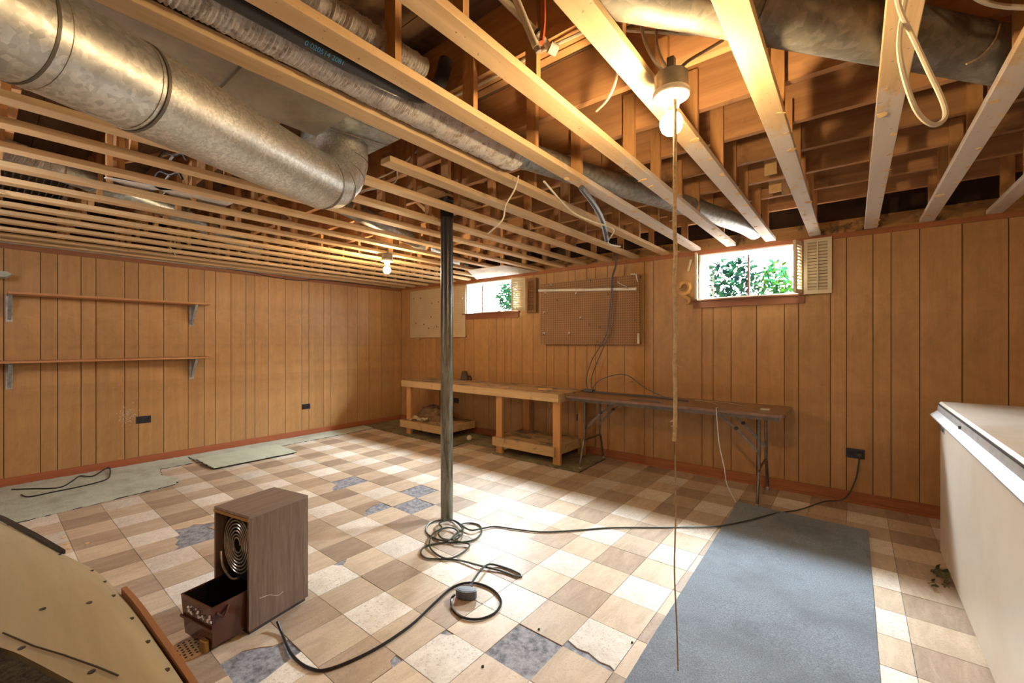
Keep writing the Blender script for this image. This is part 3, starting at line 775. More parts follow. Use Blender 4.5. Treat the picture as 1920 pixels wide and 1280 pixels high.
def flex(name, label, pts, r, amp, pitch, mat, cat='duct', seg=18):
    path = smooth_path(pts, 10); L = sum((path[k + 1] - path[k]).length for k in range(len(path) - 1))
    n = max(2, int(L / (pitch / 2))); out = []; acc = [0]
    for k in range(len(path) - 1): acc.append(acc[-1] + (path[k + 1] - path[k]).length)
    j = 0
    for q in range(n + 1):
        sgl = L * q / n
        while j < len(acc) - 2 and acc[j + 1] < sgl: j += 1
        tt = (sgl - acc[j]) / max(1e-9, acc[j + 1] - acc[j]); out.append(path[j].lerp(path[j + 1], tt))
    mb = MB(); rr = random.Random(len(label))
    jit = [rr.uniform(-amp, amp) for _ in range(n + 1)]
    mb.tube(out, r, seg, True, lambda f: r + (amp if int(round(f * n)) % 2 else -amp) + jit[int(round(f * n))] * .8)
    o = mb.build(name, mat, None, True)
    if label: tag(o, label, cat)
    return o
fd = thing('foil_duct', 'crinkled silver foil flexible duct with orange fluff at its end', 'duct')
o = flex('sleeve', '', [(-1.475, -1.3, 2.40), (-1.475, 0.3, 2.395), (-1.47, 1.2, 2.39), (-1.45, 1.78, 2.385)], 0.084, 0.0028, 0.014, 'foil')
for q in ('label', 'category'):
    if q in o: del o[q]
o.parent = fd
mb = MB().lathe([(0.088, 0), (0.094, .03), (0.078, .055), (0.085, .08), (0.06, .1)], 14)
o = mb.build('gathered_end', 'foil', fd, True); o.location = (-1.44, 1.74, 2.385); o.rotation_euler = (-PI / 2, 0, 0)
mb = MB(); rr = random.Random(2)
for k in range(40):
    p = Vector((-1.385 + rr.gauss(0, .018), 1.84 + rr.gauss(0, .02), 2.43 + rr.gauss(0, .018)))
    q = p + Vector((rr.gauss(0, .02), rr.gauss(0, .02), rr.gauss(0, .02)))
    mb.tube([p, q], 0.006, 4)
mb.build('fluff', 'orange_fluff', fd)
flex('foil_duct', 'thin ribbed foil flexible duct tucked behind the black pipe', [(-1.325, -1.3, 2.447), (-1.325, 0.5, 2.447), (-1.33, 1.1, 2.447)], 0.038, 0.003, 0.012, 'foil')
t = thing('black_pipe', 'black plastic drain pipe with faint blue lettering beside foil duct', 'pipe')
MB().tube(smooth_path([(-1.362, -1.3, 2.335), (-1.362, 0.4, 2.335), (-1.362, 1.0, 2.34), (-1.358, 1.18, 2.41), (-1.352, 1.24, 2.56)], 6), 0.03, 16).build('pipe', 'black_pipe', t, True)
txt = bpy.data.curves.new('lettering', 'FONT'); txt.body = '0 020514 2081'; txt.size = 0.022; txt.extrude = 0.0003
to = bpy.data.objects.new('lettering', txt); COL.objects.link(to)
bpy.context.view_layer.update()
dg = bpy.context.evaluated_depsgraph_get(); tme = bpy.data.meshes.new_from_object(to.evaluated_get(dg)); bpy.data.objects.remove(to)
tme.materials.clear(); tme.materials.append(MATS['blue_print'])
lo = bpy.data.objects.new('lettering', tme); COL.objects.link(lo); lo.parent = t
lo.matrix_world = Matrix(((0, 0.77, 0.64, -1.350), (1, 0, 0, 0.64), (0, 0.64, -0.77, 2.3045), (0, 0, 0, 1)))

def metal_pipe(name, label, pts, r, mat, bands=(), smooth=True):
    t = thing(name, label, 'duct')
    path = smooth_path(pts, 5) if smooth else [Vector(p) for p in pts]
    MB().tube(path, r, 22).build('pipe', mat, t, True)
    for f in bands:
        k = int(f * (len(path) - 2)); dd = (path[k + 1] - path[k]).normalized() * 0.012
        MB().tube([path[k] - dd, path[k] + dd], r * 1.04, 22).build('joint', mat, t, True)
    return t
metal_pipe('branch_duct', 'grey metal branch duct running from foil duct to large window', [(-1.44, 1.82, 2.40), (-1.30, 2.4, 2.41), (-1.05, 3.2, 2.41), (-0.78, 4.1, 2.395), (-0.70, 4.42, 2.37)], 0.072, 'galv_blue', (0.1, 0.55))
metal_pipe('branch_duct', 'dusty dark round duct crossing the joists at upper right', [(-0.62, 1.08, 2.43), (0.45, 2.40, 2.43), (1.3, 3.45, 2.43)], 0.092, 'galv_dusty', (0.3, 0.75))
metal_pipe('branch_duct', 'bluish metal branch duct above strips behind the column', [(-2.75, 0.95, 2.42), (-3.10, 1.81, 2.42), (-3.87, 3.55, 2.42), (-4.15, 4.5, 2.40)], 0.07, 'galv_blue', (0.3, 0.6, 0.9))
metal_pipe('branch_duct', 'pale metal branch duct winding above the strips near shelf wall', [(-3.80, 0.30, 2.42), (-4.0, 0.60, 2.42), (-4.31, 1.0, 2.42), (-4.75, 1.4, 2.42), (-5.35, 2.0, 2.42)], 0.066, 'galv_blue', (0.2, 0.45, 0.7))
flex('foil_duct', 'short foil flexible duct at upper left joining metal duct', [(-3.35, -0.55, 2.42), (-3.6, 0.02, 2.42), (-3.80, 0.30, 2.42)], 0.062, 0.003, 0.014, 'foil')

# ------------------------------------------------------------ lamps
def lamp(label, loc, group, bulb='bulb_on'):
    t = thing('ceiling_lamp', label, 'lamp', loc, 0, group)
    MB().lathe([(0.052, 0.10), (0.056, 0.102), (0.056, 0.155), (0.05, 0.16)], 12).build('junction_box', 'box_metal', t, True)
    MB().lathe([(0.06, 0.098), (0.062, 0.085), (0.058, 0.078), (0.03, 0.072), (0.027, 0.05), (0.025, 0.045)], 28).build('lampholder', 'porcelain', t, True)
    MB().lathe([(0.0135, 0.05), (0.0145, 0.04), (0.0135, 0.034), (0.0145, 0.028), (0.0135, 0.022)], 16).build('bulb_cap', 'brass', t, True)
    pr = [(0.003, -0.052), (0.018, -0.048), (0.031, -0.036), (0.0375, -0.018), (0.0375, -0.004), (0.032, 0.010), (0.021, 0.021), (0.0145, 0.028)]
    MB().lathe(pr, 18).build('bulb', bulb, t, True)
    MB().box(-0.012, 0.012, -0.012, 0.012, 0.16, 0.215 if loc[1] < 2 else 0.2).build('mount', 'box_metal', t)
    return t
LX, LY, LZ = -0.492, 1.497, 2.135
lamp('bare bulb in white porcelain holder with pull rope, at upper right', (LX, LY, LZ), 'bare bulb lamps')
lamp('small bare bulb lamp glowing at far end near white pegboard', (-3.84, 2.69, 2.135), 'bare bulb lamps')
lamp('added unseen fill bulb behind the viewpoint', (1.3, 0.2, 2.135), 'bare bulb lamps', 'fill_bulb_warm')  # out of view, added to even out the foreground
lamp('added unseen fill bulb over the shelf end', (-3.2, -0.75, 2.135), 'bare bulb lamps', 'fill_bulb_cool')  # cooler fill, also added out of view, whitens the foreground
t = thing('pull_rope', 'long frayed cream pull rope hanging from the porcelain lamp', 'rope')
rp = [(LX + 0.022, LY - 0.03, LZ + 0.05), (LX + 0.024, LY - 0.034, LZ - 0.1)]
rr = random.Random(9)
z = LZ - 0.2
while z > 0.98:
    rp.append((LX + 0.024 + rr.uniform(-.0025, .0025), LY - 0.034, z)); z -= 0.09
MB().tube(smooth_path(rp, 2), 0.0068, 8).build('rope', 'rope', t, True)
rp2 = [(LX + 0.024, LY - 0.034, 0.99), (LX + 0.026, LY - 0.034, 0.8), (LX + 0.022, LY - 0.034, 0.6), (LX + 0.03, LY - 0.036, 0.42), (LX + 0.034, LY - 0.036, 0.27)]
MB().tube(smooth_path(rp2, 5), 0.0028, 6).build('thin_string', 'twine', t, True)
fz = MB()
for k in range(22):
    zz = rr.uniform(1.0, 1.9); a = rr.uniform(0, 6.28); q = rr.uniform(.01, .028)
    p = Vector((LX + 0.024, LY - 0.034, zz)); fz.tube([p, p + Vector((math.cos(a) * q, math.sin(a) * q, rr.uniform(-.01, .008)))], 0.0012, 4)
o = fz.build('frayed_ends', 'rope', t); o['kind'] = 'stuff'

# ------------------------------------------------------------ cables, pipes overhead
def cable(label, pts, r, mat, name='cable', cat='cable', k=6, n=7, group=None):
    o = MB().tube(smooth_path(pts, k), r, n).build(name, mat, None, True)
    return tag(o, label, cat, group)
bt = (LX, LY, LZ + 0.155)
cable('cream cable arching from lamp box up left to the joists', [bt, P(1228, 115, 1.47), P(1207, 70, 1.5), P(1200, 20, 1.6), P(1190, -30, 1.7)], 0.006, 'romex')
cable('second cream cable rising from lamp box beside the strip', [(LX + .01, LY, LZ + .158), P(1240, 110, 1.5), P(1230, 60, 1.55), P(1240, -10, 1.7)], 0.005, 'romex')
cable('dark cable running from lamp box along joist to upper right', [(LX + .02, LY, LZ + .158), P(1290, 115, 1.52), P(1340, 85, 1.6), P(1390, 55, 1.66)], 0.006, 'box_metal')
cable('white cable crossing overhead between two strips above the lamp', [P(1160, 55, 1.6), P(1240, 60, 1.55), P(1310, 62, 1.55), P(1372, 46, 1.6)], 0.007, 'romex')
cable('white cable fastened under the triple header joist', [(-1.5, 1.345, 2.482), (-1.2, 1.35, 2.478), (-0.95, 1.345, 2.481), (-0.62, 1.34, 2.46)], 0.006, 'romex')
cable('white cable bending down behind a hanger above foil duct', [P(1160, 112, 1.75), P(1155, 150, 1.78), P(1140, 185, 1.82), P(1118, 208, 1.9)], 0.006, 'romex')
cable('cream cable hanging in a long loop at upper right', [P(1672, -70, 1.12), P(1678, -30, 1.12), P(1688, 20, 1.12), P(1712, 70, 1.12), P(1740, 130, 1.12), P(1768, 190, 1.12), P(1772, 220, 1.12), P(1750, 234, 1.12), P(1720, 210, 1.12), P(1697, 150, 1.12), P(1686, 90, 1.12), P(1692, 30, 1.13), P(1705, -30, 1.14), P(1715, -75, 1.15)], 0.0062, 'romex', k=5)
cable('cream cable sweeping across the top right corner', [P(1800, -25, 1.3), P(1850, 5, 1.3), P(1920, 14, 1.3), P(2000, 10, 1.3)], 0.0075, 'romex')
cable('thin tan wire curling off the dusty duct', [P(1875, 45, 1.45), P(1865, 75, 1.45), P(1840, 105, 1.45), P(1812, 120, 1.45)], 0.003, 'twine')
cable('white cable sagging between strips left of the column', [P(600, 373, 2.9), P(660, 362, 2.9), P(735, 345, 2.9), P(745, 318, 2.85), P(742, 305, 2.8)], 0.005, 'romex')
cable('white cable crossing diagonally behind the elbow', [P(692, 340, 2.7), P(742, 318, 2.75), P(790, 275, 2.75)], 0.006, 'romex')
cable('white cable dropping between strips right of the column', [P(972, 330, 2.42), P(965, 355, 2.4), P(948, 385, 2.45), P(942, 412, 2.5), P(915, 438, 2.6)], 0.005, 'romex')
cable('long white cable lying over strips toward brown pegboard', [P(1020, 340, 2.3), P(1070, 395, 2.75), P(1110, 415, 2.9), P(1150, 430, 3.0), P(1140, 455, 3.3), P(1163, 462, 3.5)], 0.006, 'romex')
cable('grey wire bundle strapped along the branch duct', [P(1090, 352, 2.55), P(1115, 385, 2.75), P(1130, 415, 2.95), P(1138, 450, 3.2)], 0.018, 'cord_grey')
# plastic pipes by the centre top
t = thing('plastic_pipe', 'cream plastic water pipe with white capped elbow under header joist', 'pipe')
MB().tube([P(925, -20, 1.45), P(1000, 55, 1.5), P(1030, 88, 1.52)], 0.0125, 12).build('pipe', 'pvc', t, True)
MB().tube([P(1030, 88, 1.52), P(1044, 96, 1.53)], 0.02, 12).build('cap', 'white_metal', t, True)
MB().tube([P(1006, 60, 1.5), P(1010, 65, 1.5)], 0.0165, 12).build('clamp', 'steel_dark', t, True)
t = thing('plastic_pipe', 'straight cream plastic pipe with crimped metal end', 'pipe')
MB().tube([P(960, -20, 1.42), P(1005, 88, 1.45)], 0.0125, 12).build('pipe', 'pvc', t, True)
MB().tube([P(1005, 86, 1.45), P(1010, 97, 1.452)], 0.0105, 12).build('crimp', 'steel', t, True)
cable('red plastic tube hanging between the cream pipes', [P(1018, -25, 1.5), P(1019, 40, 1.48), P(1015, 80, 1.46)], 0.009, 'red_tube', 'red_tube', 'pipe')
# wire runs along the top of the shelf wall
cable('grey wire run stapled along top of shelf wall', [(WX + 0.03, YB + .1, 2.30), (WX + 0.03, 0.6, 2.297), (WX + 0.04, 1.5, 2.29), (WX + 0.03, 2.5, 2.296), (WX + .03, 4.5, 2.296)], 0.008, 'wire_silver')
cable('dark wire drooping from top of shelf wall', [(WX + 0.04, 1.0, 2.30), (WX + 0.035, 2.1, 2.285), (WX + 0.04, 2.5, 2.25), (WX + 0.04, 2.85, 2.24), (WX + 0.04, 3.2, 2.285), (WX + .04, 4.4, 2.295)], 0.0055, 'cord_black')
for k, (u, v) in enumerate(((322, 470), (332, 463))):
    cable(('longer yellow wire end dangling from strips over shelf wall', 'shorter yellow wire end dangling right of the longer one')[k], [P(u, v - 34, 4.3), P(u, v - 22, 4.3), P(u - 4, v - 8, 4.3), P(u + 3, v, 4.3), P(u + 8, v + 12 - 8 * k, 4.3)], 0.004, 'romex', group='dangling wire ends')
# dark wires down to the table
w0 = ONY(1160, 486, WY - 0.04)
cable('dark cable hanging from ceiling past brown pegboard onto table', [(w0.x + .02, WY - 0.16, 2.48), (w0.x + .01, WY - 0.11, 2.33), (w0.x, WY - 0.1, 2.24), (-2.155, WY - 0.105, 2.1), (-2.155, WY - 0.11, 1.9), (-2.19, WY - 0.11, 1.5), (-2.26, WY - 0.11, 1.32), (-2.34, WY - 0.11, 1.15), (-2.41, WY - 0.13, 0.95), (-2.37, WY - 0.18, 0.81), (-2.2, WY - 0.22, 0.795)], 0.0055, 'cord_grey')
cable('second dark cable hanging beside brown pegboard down to table', [(w0.x - .01, WY - 0.17, 2.48), (w0.x - .01, WY - 0.12, 2.33), (w0.x - .015, WY - 0.1, 2.24), (-2.17, WY - 0.1, 2.1), (-2.175, WY - 0.11, 1.9), (-2.22, WY - 0.11, 1.5), (-2.31, WY - 0.11, 1.32), (-2.42, WY - 0.11, 1.15), (-2.47, WY - 0.14, 0.95), (-2.42, WY - 0.2, 0.81), (-2.25, WY - 0.25, 0.795), (-1.7, WY - 0.28, 0.793), (-1.45, WY - .3, 0.793)], 0.0055, 'cord_grey')
cable('dark cable arching over the folding table top', [(-2.38, WY - 0.2, 0.80), (-2.28, WY - 0.16, 0.93), (-2.0, WY - 0.13, 1.0), (-1.75, WY - 0.2, 0.88), (-1.5, WY - 0.26, 0.797), (-1.3, WY - .33, 0.793)], 0.0055, 'cord_grey')
cable('grey cable lying along the folding table', [(-2.4, WY - 0.24, 0.797), (-2.1, WY - 0.27, 0.793), (-1.8, WY - 0.22, 0.793), (-1.5, WY - .28, 0.793), (-1.25, WY - .36, 0.793)], 0.006, 'cord_grey')
tag(MB().cbox(-2.44, -2.33, WY - 0.27, WY - 0.2, 0.788, 0.82, 0.006).build('cable_plug', 'cord_grey'), 'grey plug block on folding table at end of cables', 'plug')
cable('short white cable hooked over brown pegboard top', [ONY(1158, 528, WY - 0.09), ONY(1165, 533, WY - 0.08), ONY(1176, 538, WY - 0.08), ONY(1178, 545, WY - 0.08)], 0.004, 'white_thread')

# ------------------------------------------------------------ shelf wall furniture
def wall_shelf(label, z, y0, y1, tilt):
    t = thing('wall_shelf', label, 'shelf', (WX, 0, z), 0, 'long shelves on the shelf wall')
    b = MB().cbox(0.004, 0.245, y0, y1, -0.02, 0.0, 0.002).build('board', 'shelf_wood', t)
    for yy in (0.18, 1.60):
        m = MB()
        m.box(0.002, 0.006, yy - 0.022, yy + 0.022, -0.27, -0.02).box(0.002, 0.21, yy - 0.016, yy + 0.016, -0.025, -0.02)
        m.extr([(0.006, yy - 0.004, -0.24), (0.006, yy - 0.004, -0.03), (0.20, yy - 0.004, -0.03)], (0, 0.008, 0))
        m.beam((0.012, yy, -0.25), (0.2, yy, -0.03), 0.024, 0.006)
        m.build('bracket', 'bracket_steel', t)
    return t
wall_shelf('upper long brown wall shelf on two steel brackets', 1.825, 0.165, 1.73, 0)
wall_shelf('lower long brown wall shelf on two steel brackets', 1.19, 0.08, 1.74, 0)
def outlet(label, axis, c, wd=0.12, hg=0.075):
    t = thing('wall_outlet', label, 'outlet', c, 0 if axis == 'y' else PI / 2, 'dark wall outlets')
    MB().cbox(-wd / 2, wd / 2, -0.008, 0, -hg / 2, hg / 2, 0.002).build('plate', 'outlet_dark', t)
    for s in (-1, 1):
        MB().cbox(s * wd * .25 - .02, s * wd * .25 + .02, -0.011, -0.008, -0.018, 0.018, 0.001).build('socket', 'black_plastic', t)
    return t
outlet('dark outlet on shelf wall beside white plaster smear', 'x', (WX, 1.155, 0.495), 0.13, 0.08)
outlet('dark outlet on shelf wall far from shelves, with plug', 'x', (WX, 2.975, 0.425), 0.12, 0.075)
outlet('dark outlet on window wall with extension cord plugged in', 'y', (0.012, WY, 0.42), 0.125, 0.08)
outlet('dark outlet on window wall below table and bench joint', 'y', (-2.64, WY, 0.425), 0.10, 0.08)
outlet('dark outlet on window wall under left part of workbench', 'y', (-4.83, WY, 0.45), 0.11, 0.08)
tag(MB().extr([ONY(-60, 508, 1.0) * 0 + Vector((WX + .22, -0.6, 1.985)), (WX + .22, 0.16, 1.985), (WX + .22, 0.19, 1.965), (WX + .22, 0.155, 1.935), (WX + .22, -0.6, 1.915)], (-0.2, 0, 0)).build('storage_tray', 'pale_green_box'), 'pale green tray corner at left edge above upper shelf', 'tray')
bpy.data.objects['storage_tray'].location.z = 0.02
tag(MB().box(WX, WX + .22, -1.2, 0.05, 1.905, 1.934).build('high_shelf', 'shelf_wood'), 'short high shelf board under the pale green tray', 'shelf')

# ------------------------------------------------------------ workbench
BX0, BX1, BY0, BY1, BZ = -5.26, -2.50, 3.93, 4.62, 0.795
t = thing('workbench', 'long rough wooden workbench against the window wall', 'workbench', (0, 0, 0))
nb = 5; bw = (BY1 - BY0 - 0.03) / nb
for k in range(nb):
    inst('top_board', MB().cbox(BX0, BX1, 0.001, bw - 0.001, -0.035, 0, 0.002).mesh('top_board', 'bench_top'), t, (0, BY0 + 0.03 + k * bw, BZ - rj.uniform(0, .002)))
MB().cbox(BX0, BX1, BY0, BY0 + 0.028, BZ - 0.09, BZ - 0.001, 0.003).build('front_apron', 'bench_wood', t)
MB().cbox(BX1 - 0.03, BX1, BY0 + 0.03, BY1, BZ - 0.09, BZ - 0.036, 0.003).build('side_apron', 'bench_wood', t)
for (x, yy, z0) in ((-5.13, 3.965, 0), (-3.375, 3.965, 0), (-2.55, 3.97, 0), (-5.13, 4.52, 0), (-3.375, 4.52, 0), (-2.55, 4.52, 0)):
    MB().cbox(x - 0.05, x + 0.045, yy, yy + 0.04, 0.0, BZ - 0.036, 0.003).build('leg', 'bench_leg', t)
# low shelves of the bench
for (xa, xb) in ((-5.30, -4.36), (-3.46, -2.56)):
    sh = MB().box(xa + .02, xb - .02, 3.98, 4.58, 0.175, 0.185).build('low_shelf', 'bench_wood', t)
    MB().cbox(xa, xb, 3.935, 3.963, 0.10, 0.205, 0.003).build('rail', 'bench_wood', sh)
    MB().cbox(xb - 0.03, xb, 3.965, 4.58, 0.10, 0.204, 0.003).build('rail', 'bench_wood', sh)
    for k in range(4):
        ya = 3.966 + k * 0.152
        inst('shelf_board', MB().cbox(xa + .003, xb - .032, 0.001, 0.15, 0, 0.018, 0.002).mesh('shelf_board', 'bench_top'), sh, (0, ya, 0.186))
# things on and under the bench
t = thing('rag_pile', 'crumpled brown rags heaped on left low shelf of workbench', 'rags', (-4.93, 4.30, 0.204))
rr = random.Random(21); mb = MB(); n, m = 20, 9
for i in range(m + 1):
    ph = PI / 2 * i / m
    for j in range(n):
        a = 2 * PI * j / n; k = 1 + rr.uniform(-.16, .16)
        mb.v.append((0.33 * math.cos(ph) * math.cos(a) * k, 0.2 * math.cos(ph) * math.sin(a) * k, 0.20 * math.sin(ph) * (1 + rr.uniform(-.15, .15))))
for i in range(m):
    for j in range(n): mb.f.append((i * n + j, i * n + (j + 1) % n, (i + 1) * n + (j + 1) % n, (i + 1) * n + j))
mb.f.append(tuple(range(n - 1, -1, -1))); mb.f.append(tuple(m * n + j for j in range(n)))
mb.build('heap', 'rag', t, True)
def cloth(name, label, cat, c, sx, sy, amp, mat, seed, rz=0):
    rr = random.Random(seed); n = 9; mb = MB(); hs = [[abs(rr.gauss(0, amp)) for _ in range(n)] for _ in range(n)]
    for lay in (0.0, 0.004):
        for i in range(n):
            for j in range(n):
                mb.v.append(((i / (n - 1) - .5) * sx * (1 + rr.uniform(-.05, .05)), (j / (n - 1) - .5) * sy * (1 + rr.uniform(-.05, .05)), hs[i][j] + lay))
    q = n * n
    for i in range(n - 1):
        for j in range(n - 1):
            a = i * n + j
            mb.f.append((a, a + n, a + n + 1, a + 1)); mb.f.append((q + a, q + a + 1, q + a + n + 1, q + a + n))
    o = mb.build(name, mat, None, True); o.location = c; o.rotation_euler = (0, 0, rz)
    return tag(o, label, cat)
cloth('cloth', 'cream cloth draped at front of left low bench shelf', 'cloth', (-5.0, 4.05, 0.207), 0.36, 0.15, 0.03, 'cloth_cream', 4, 0.15)
cloth('paper_sheet', 'tan paper sheet on left low bench shelf right of column', 'paper', (-4.49, 4.10, 0.207), 0.17, 0.11, 0.002, 'cloth_cream', 5, 0.1)
tag(MB().lathe([(0.004, 0), (0.022, .006), (0.034, .022), (0.037, .037), (0.034, .052), (0.022, .068), (0.004, .074)], 18, (-4.13, 4.22, 0.008)).build('ball', 'ball_white', None, True), 'small white ball on floor between bench shelves', 'ball')
t = thing('clothes_iron', 'old dark grey iron standing at back of workbench', 'iron', (-4.50, 4.52, BZ), 0.2)
MB().extr([(-0.075, -0.03, 0), (0.055, -0.03, 0), (0.04, -0.03, .06), (0.005, -0.03, .135), (-0.045, -0.03, .135), (-0.065, -0.03, .06)], (0, 0.06, 0)).build('body', 'iron_grey', t)
MB().tube(smooth_path([(0.04, 0, .05), (0.085, 0, .055), (0.1, 0, .02), (0.09, 0, .004)], 4), 0.011, 8).build('handle', 'inner_black', t, True)
tag(MB().prism([(-2.95, 4.19), (-2.83, 4.17), (-2.78, 4.24), (-2.86, 4.26)], BZ, BZ + 0.02).build('wood_scrap', 'raw_wood'), 'pale wood offcut lying on workbench top', 'wood scrap')
for (x, yy, lab) in ((-4.87, 4.14, 'dark shoe box shape stored beneath left bench shelf'), (-2.95, 4.2, 'dark clutter box stored beneath right bench shelf')):
    t = thing('storage_box', lab, 'box', (x, yy, 0.0145))
    MB().cbox(-0.25, 0.25, 0, 0.34, 0, 0.075, 0.006).build('body', 'inner_black', t)
    MB().cbox(-0.12, 0.02, -0.03, -0.004, 0, 0.04, 0.004).build('front_block', 'iron_grey', t)
    MB().cbox(0.08, 0.18, -0.025, -0.004, 0, 0.03, 0.004).build('front_block', 'rag', t)

# ------------------------------------------------------------ folding table
t = thing('folding_table', 'long brown folding table with bent steel legs at window wall', 'table')
TX0, TX1, TY0, TY1, TZ = -2.46, -0.42, 3.985, 4.575, 0.786
def rrect(x0, x1, y0, y1, r, n=5):
    out = []
    for (cx, cy, a0) in ((x1 - r, y0 + r, -PI / 2), (x1 - r, y1 - r, 0), (x0 + r, y1 - r, PI / 2), (x0 + r, y0 + r, PI)):
        for k in range(n + 1): a = a0 + PI / 2 * k / n; out.append((cx + r * math.cos(a), cy + r * math.sin(a)))
    return out
MB().prism(rrect(TX0 + .008, TX1 - .008, TY0 + .008, TY1 - .008, 0.05), TZ - 0.012, TZ).build('top', 'table_top', t)
MB().prism(rrect(TX0, TX1, TY0, TY1, 0.055), TZ - 0.026, TZ - 0.004).build('edge_band', 'table_edge', t)
ap = MB(); ins = 0.05
ap.box(TX0 + ins, TX1 - ins, TY0 + ins, TY0 + ins + 0.02, TZ - 0.062, TZ - 0.026).box(TX0 + ins, TX1 - ins, TY1 - ins - 0.02, TY1 - ins, TZ - 0.062, TZ - 0.026)
ap.build('apron', 'table_steel', t)
for (lx, sg) in ((-2.28, 1), (-0.62, -1)):
    fy, by = 4.075, 4.50
    for (yy, fo) in ((fy, -1), (by, 1)):
        p = [(lx, yy + .03 * -fo, TZ - 0.05), (lx, yy + .03 * -fo, 0.33), (lx, yy + .01 * -fo, 0.27), (lx, yy + 0.05 * fo, 0.08), (lx, yy + 0.055 * fo, 0.0)]
        lg = MB().tube(smooth_path(p, 4), 0.0125, 10).build('leg', 'table_steel', t, True)
        MB().lathe([(0.015, 0), (0.016, 0.02), (0.0145, 0.03)], 10, (lx, yy + 0.055 * fo, 0)).build('foot_cap', 'steel', lg, True)
    MB().tube([(lx, fy + .02, 0.30), (lx, by - .02, 0.30)], 0.011, 8).build('crossbar', 'table_steel', t, True)
    MB().tube([(lx, fy + .03, TZ - .06), (lx, by - .03, TZ - .06)], 0.014, 8).build('hinge_bar', 'table_steel', t, True)
    for yy in (fy + 0.06, by - 0.06):
        br = MB().beam((lx, yy, 0.42), (lx + sg * 0.19, yy, 0.62), 0.006, 0.022).build('brace', 'table_steel', t)
        MB().beam((lx + sg * 0.17, yy + .007, 0.60), (lx + sg * 0.36, yy + .007, TZ - 0.045), 0.006, 0.022).build('brace_link', 'table_steel', br)
        MB().tube([(lx + sg * .18, yy - .01, .612), (lx + sg * .18, yy + .017, .612)], 0.016, 8).build('brace_lock', 'black_plastic', br)
# bits on the table
cable('tan twine strand lying across right half of folding table', [(-1.22, 4.42, TZ + .004), (-1.05, 4.35, TZ + .004), (-0.96, 4.2, TZ + .004), (-0.93, 4.05, TZ + .004)], 0.004, 'twine', 'twine', 'string')
cable('looped tan twine on folding table near right end', [(-1.2, 4.42, TZ + .004), (-1.0, 4.45, TZ + .004), (-0.85, 4.36, TZ + .004), (-0.74, 4.2, TZ + .004), (-0.78, 4.12, TZ + .004)], 0.0035, 'twine', 'twine', 'string')
cable('white thread hanging over front edge of folding table', [(-0.93, 4.06, TZ + .004), (-0.925, 3.985, TZ + .008), (-0.92, 3.975, TZ - .05), (-0.90, 3.97, 0.5), (-0.86, 3.97, 0.3), (-0.84, 3.97, 0.16), (-0.80, 3.98, 0.07), (-0.77, 3.99, 0.01)], 0.0042, 'white_thread', 'thread', 'string')
tag(MB().cbox(-0.62, -0.55, 4.16, 4.2, TZ, TZ + .016, 0.003).build('small_block', 'ball_white'), 'small cream block on right end of folding table', 'block')
cable('thin blue grey pencil line of wire on table front', [(-1.75, 4.08, TZ + .003), (-1.6, 4.1, TZ + .003), (-1.45, 4.08, TZ + .003)], 0.004, 'cord_grey', 'wire', 'wire')

# ------------------------------------------------------------ pegboards
t = thing('pegboard', 'cream pegboard with few hooks hung in the corner', 'pegboard')
MB().box(-5.93, -4.605, WY - 0.03, WY - 0.024, 1.435, 2.225).build('board', 'peg_white', t)
MB().box(-5.93, -4.605, WY - 0.024, WY - 0.002, 1.43, 1.46).build('batten', 'sill_wood', t)
MB().box(-5.80, -5.70, WY - 0.035, WY - 0.002, 1.40, 1.432).build('support_block', 'bench_wood', t)
t = thing('pegboard', 'brown pegboard with white knobs and long white tube', 'pegboard')
PB = WY - 0.07
MB().box(-3.185, -1.85, PB, PB + 0.006, 1.335, 2.115).build('board', 'peg_brown', t)
MB().box(-3.15, -1.86, PB + 0.006, WY - 0.002, 1.34, 1.37).build('batten', 'sill_wood', t)
MB().box(-3.15, -1.86, PB + 0.006, WY - 0.002, 2.08, 2.11).build('batten', 'sill_wood', t)
MB().box(-1.875, -1.852, PB - 0.012, PB, 1.345, 1.46).build('corner_clip', 'white_board', t)
MB().beam((-1.868, PB - 0.008, 2.03), (-1.89, PB - 0.008, 2.12), 0.012, 0.014).beam((-1.89, PB - 0.008, 2.118), (-1.95, PB - 0.008, 2.125), 0.012, 0.012).build('corner_clip', 'white_board', t)
t = thing('white_tube', 'long white tube laid across top of brown pegboard', 'tube')
MB().tube([(-3.19, PB - 0.022, 2.033), (-1.885, PB - 0.022, 1.955)], 0.018, 14).build('tube', 'tube_white', t, True)
for x, zz in ((-3.185, 2.033), (-1.89, 1.955)): MB().tube([(x - .012, PB - .022, zz), (x + .012, PB - .022, zz)], 0.0195, 14).build('end_cap', 'porcelain', t, True)
def hook(label, group, x, z, y, knob, L=0.07, dx=0.03):
    t = thing('peg_hook', label, 'hook', (x, y, z), 0, group)
    MB().tube(smooth_path([(0, 0, 0), (dx * .3, -L * .4, -0.006), (dx, -L, -0.012), (dx, -L, 0.012)], 4), 0.0032, 6).build('wire', 'steel_dark', t, True)
    if knob: MB().lathe([(0.006, 0), (0.013, .004), (0.015, .013), (0.011, .022), (0.004, .025)], 12).build('knob', 'white_metal', t, True)
def px_on(u, v, y): p = ONY(u, v, y); return p.x, p.z
